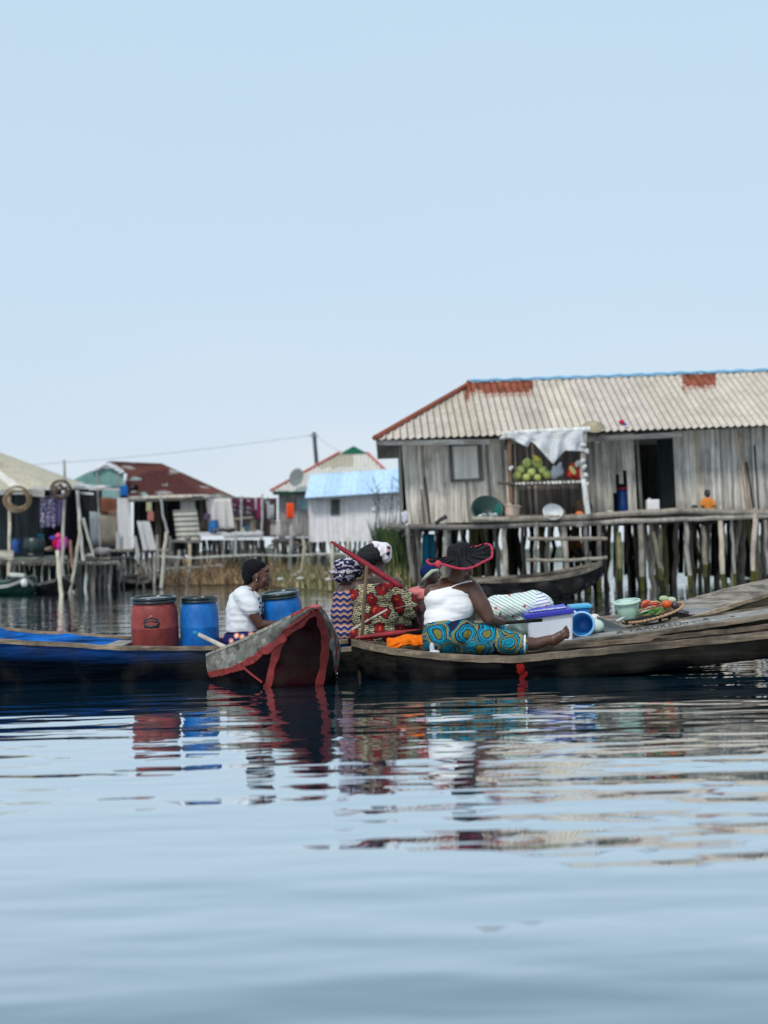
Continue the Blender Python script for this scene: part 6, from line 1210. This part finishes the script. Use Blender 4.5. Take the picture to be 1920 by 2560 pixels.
# --- the woman in the white T-shirt, in profile
def woman_tee():
    Y=12.1; t=T('person','woman in a white T-shirt sitting in profile beside the blue barrels, leaning forward','person',W(600,1640,Y)); sk=(.095,.036,.022)
    b=MB(); ellp(b,603,1598,Y,42,.16,32); ellp(b,607,1555,Y,41,.14,42); ellp(b,614,1515,Y,37,.14,38); cp(b,(618,1488,Y-.10),(622,1488,Y+.10),17,17); cp(b,(618,1482,Y),(624,1475,Y),20,16)
    cp(b,(624,1486,Y),(640,1456,Y),17,14.5)
    # head: cranium, jaw, brow, nose, lips, chin, ear
    ellp(b,640,1430,Y,27,.078,28); ellp(b,652,1440,Y,21,.066,25,.25); ellp(b,655,1455,Y,17,.055,18); ellp(b,664,1469,Y,8,.03,7); ellp(b,668,1423,Y,7,.045,9)
    cp(b,(670,1438,Y),(676,1447,Y),2.6,4.2); ellp(b,674,1449,Y,3.8,.02,3); ellp(b,672,1457,Y,4.4,.025,2.8); ellp(b,671,1462,Y,4.6,.023,3); ellp(b,660,1450,Y-.045,8,.02,9); ellp(b,669,1434,Y,3,.05,4)
    ellp(b,642,1443,Y-.078,5,.014,8.5,.15)
    # near arm
    cp(b,(614,1494,Y-.14),(634,1535,Y-.17),17,14.5); cp(b,(634,1537,Y-.17),(650,1562,Y-.16),14,12.5); cp(b,(650,1562,Y-.16),(694,1560,Y-.14),12.5,8.2); hand(b,W(694,1560,Y-.14),(1,0,-.1),(0,-1,.3),(0,.3,1),.95,.7)
    cp(b,(628,1496,Y+.14),(660,1540,Y+.15),16,13); cp(b,(660,1540,Y+.15),(704,1562,Y+.12),12,8.2); hand(b,W(704,1562,Y+.12),(1,0,-.2),(0,.3,1),(0,1,0),.95,.7)
    for dy in (-.10,.10): cp(b,(605,1605,Y+dy),(680,1604,Y+dy),26,20); cp(b,(680,1604,Y+dy),(700,1640,Y+dy),17,11)
    organic(b,'body',SKIN,t,.0052,3,col=sk)
    s=MB(); ellp(s,608,1566,Y,46,.168,34); ellp(s,608,1550,Y,47,.165,36); ellp(s,609,1532,Y,46,.162,38); ellp(s,611,1518,Y,45,.162,38); ellp(s,613,1505,Y,43,.16,34); cp(s,(608,1492,Y-.08),(612,1492,Y+.08),27,27); cp(s,(616,1484,Y),(621,1478,Y),24,17)
    caps(s,W(611,1494,Y-.13),W(627,1519,Y-.155),.080,.078); caps(s,W(626,1496,Y+.14),W(644,1518,Y+.15),.07,.08)
    # sleeves are trimmed below, hem at the waist
    def trimsleeve(): return []
    TS=organic(s,'t_shirt',mat('white_jersey',(25,25,25),.05,.85),t,.007,9,col=(.66,.68,.71),trims=[(W(600,1577,Y),(0,0,-1)),(W(640,1470,Y),N3((596,1461),(660,1487))*1.0)],wr=.011,wf=(9,7,13))
    bpy.context.view_layer.update(); m=MB(); m.tube([snap(TS,607+40*i/10,1535-2.5*i/10,Y-.2,.002) for i in range(11)],.004,(.60,.61,.64),flat=.6); m.build('sleeve_hem',CLOTH,t,smooth=True)
    for k,(x,y) in enumerate(((646,1497),(650,1508),(648,1518),(654,1527),(652,1538),(655,1503),(656,1518))):
        m=MB(); m.ell(snap(TS,x,y,Y-.118,.001),(.012,.003,.014),(.015,.02,.05),nz=.6,nf=30); m.build('shirt_print',CLOTH,t,smooth=True)
    k=MB(); ellp(k,600,1602,Y,47,.19,30); cp(k,(605,1605,Y-.1),(675,1606,Y-.1),33,26); cp(k,(605,1605,Y+.1),(675,1606,Y+.1),33,26)
    organic(k,'skirt',fabric('navy_flower_print',f_navyflower),t,.009,4,trims=[(W(600,1572,Y),(0,0,1))],wr=.01)
    h=MB(); ellp(h,634,1423,Y,29,.090,26); ellp(h,624,1436,Y,20,.078,24); ellp(h,645,1415,Y,20,.074,14); cp(h,(620,1452,Y),(617,1462,Y),11,8); ellp(h,626,1415,Y,20,.075,16)
    organic(h,'hair',HAIR,t,.006,3,col=(.008,.008,.011),wr=.003,wf=(40,40,60),trims=[(W(664,1420,Y),(1,0,-.55))])
    m=MB(); m.ell(W(665,1436,Y-.043),(.007,.007,.005),(.5,.47,.45)); m.ell(W(665.8,1436,Y-.048),(.0038,.0038,.0042),(.01,.01,.01)); m.build('eye',PLAST,t,smooth=True)
    m=MB(); m.ell(W(666,1429,Y-.045),(.014,.006,.0028),(.008,.006,.006)); m.build('eyebrow',HAIR,t,smooth=True)
    m=MB(); m.ell(W(641,1450,Y-.09),(.0045,.0045,.0045),(.7,.68,.65)); m.build('earring',PLAST,t,smooth=True)
woman_tee()
# ================================================================ moored boats in the background
def bgboats():
    gc=lambda p,j:(.012,.06,.045); 
    def st2(px,py,Yn,Yf,dz,zb): return rs(px,py,Yn,Yf,dz,zb)
    canoe('canoe','dark green boat with a white stern plank at the left edge',[st2(-160,1470,38.5,40,0,.05),st2(-60,1468,38.5,40.2,.1,.0),st2(20,1462,38.6,40.2,.15,-.02),st2(62,1448,38.8,40.0,.08,.0),st2(84,1462,39.2,39.6,.0,.1)],gc,lambda p,j:(.015,.07,.055),lambda p,s:(.45,.44,.42) if s==0 else (.2,.26,.26),rim=(.07,.04),n=5)
    m=MB(); m.prism(W(26,1437,39.9),W(62,1439,39.9),Vector((0,0,.05)),Vector((0,.1,0)),(.66,.70,.66)); m.build('white_plank',WOODX,None,bevel=.01,label='short white plank across the stern of the dark green boat',cat='plank'); m=MB(); m.ell(W(60,1457,38.6),(.09,.08,.11),(.70,.70,.66),nz=.3); m.build('white_float',PLAST,None,smooth=True,label='white lump at the nose of the dark green boat',cat='float')
    canoe('canoe','black canoe moored under the left deck beside the cream post',[st2(75,1462,39.6,40.2,0,.02),st2(100,1458,39.5,40.3,.03,.0),st2(135,1450,39.4,40.3,.04,.0),st2(162,1442,39.4,40.2,.03,.05),st2(182,1462,39.6,40.0,.0,.08)],lambda p,j:(.012,.013,.015),lambda p,j:(.03,.03,.03),lambda p,s:(.13,.12,.11),rim=(.05,.035),n=5)
    canoe('canoe','grey weathered canoe moored at the foot of the leaning white boards',[st2(254,1436,44,44.4,.0,.25),st2(275,1444,43.8,44.7,.05,.05),st2(310,1450,43.6,44.8,.12,.0),st2(350,1453,43.6,44.8,.2,.0),st2(385,1447,43.8,44.6,.12,.05),st2(402,1436,44.1,44.3,.0,.25)],lambda p,j:(.03,.028,.027) if p.z<.28 else (.12,.10,.08),lambda p,j:(.17,.155,.14),lambda p,s:jc((.30,.26,.21),.2),rim=(.06,.04),n=5)
    m=MB(); m.prism(W(340,1446,44.2),W(398,1426,44.2),Vector((0,0,.045)),Vector((0,.12,0)),(.23,.22,.20)); m.build('loose_board',WOODX,None,label='loose grey board lying across the moored grey canoe',cat='board')
    canoe('canoe','long dark canoe moored under the big stilt house with its prow to the right',[st2(1060,1440,27.6,28.4,0,.0),st2(1150,1448,27.2,28.5,.0,-.02),st2(1250,1450,27.0,28.5,.02,-.03),st2(1350,1445,27.0,28.4,.04,-.02),st2(1430,1434,27.1,28.3,.05,.03),st2(1485,1417,27.3,28.1,.03,.2),st2(1505,1406,27.5,27.8,.0,.38)],lambda p,j:(.020,.021,.022) if noise.noise((p.x*3,p.z*30,0))<.2 else (.07,.065,.06),lambda p,j:(.13,.12,.11),lambda p,s:jc((.22,.19,.15),.2),rim=(.05,.035),n=6)
    for x0,y0,x1,y1,l in ((1838,1395,1925,1372,'faint pale boat side seen between stilts at the right edge'),):
        canoe('canoe',l,[st2(1832,1398,36,36.3,0,.3),st2(1870,1392,35.8,36.7,.02,.05),st2(1940,1388,35.8,36.8,.02,.0),st2(2040,1380,36,36.5,.0,.1)],lambda p,j:(.30,.31,.32),lambda p,j:(.2,.2,.2),lambda p,s:(.35,.35,.35),rim=(.05,.03),n=4)
bgboats()
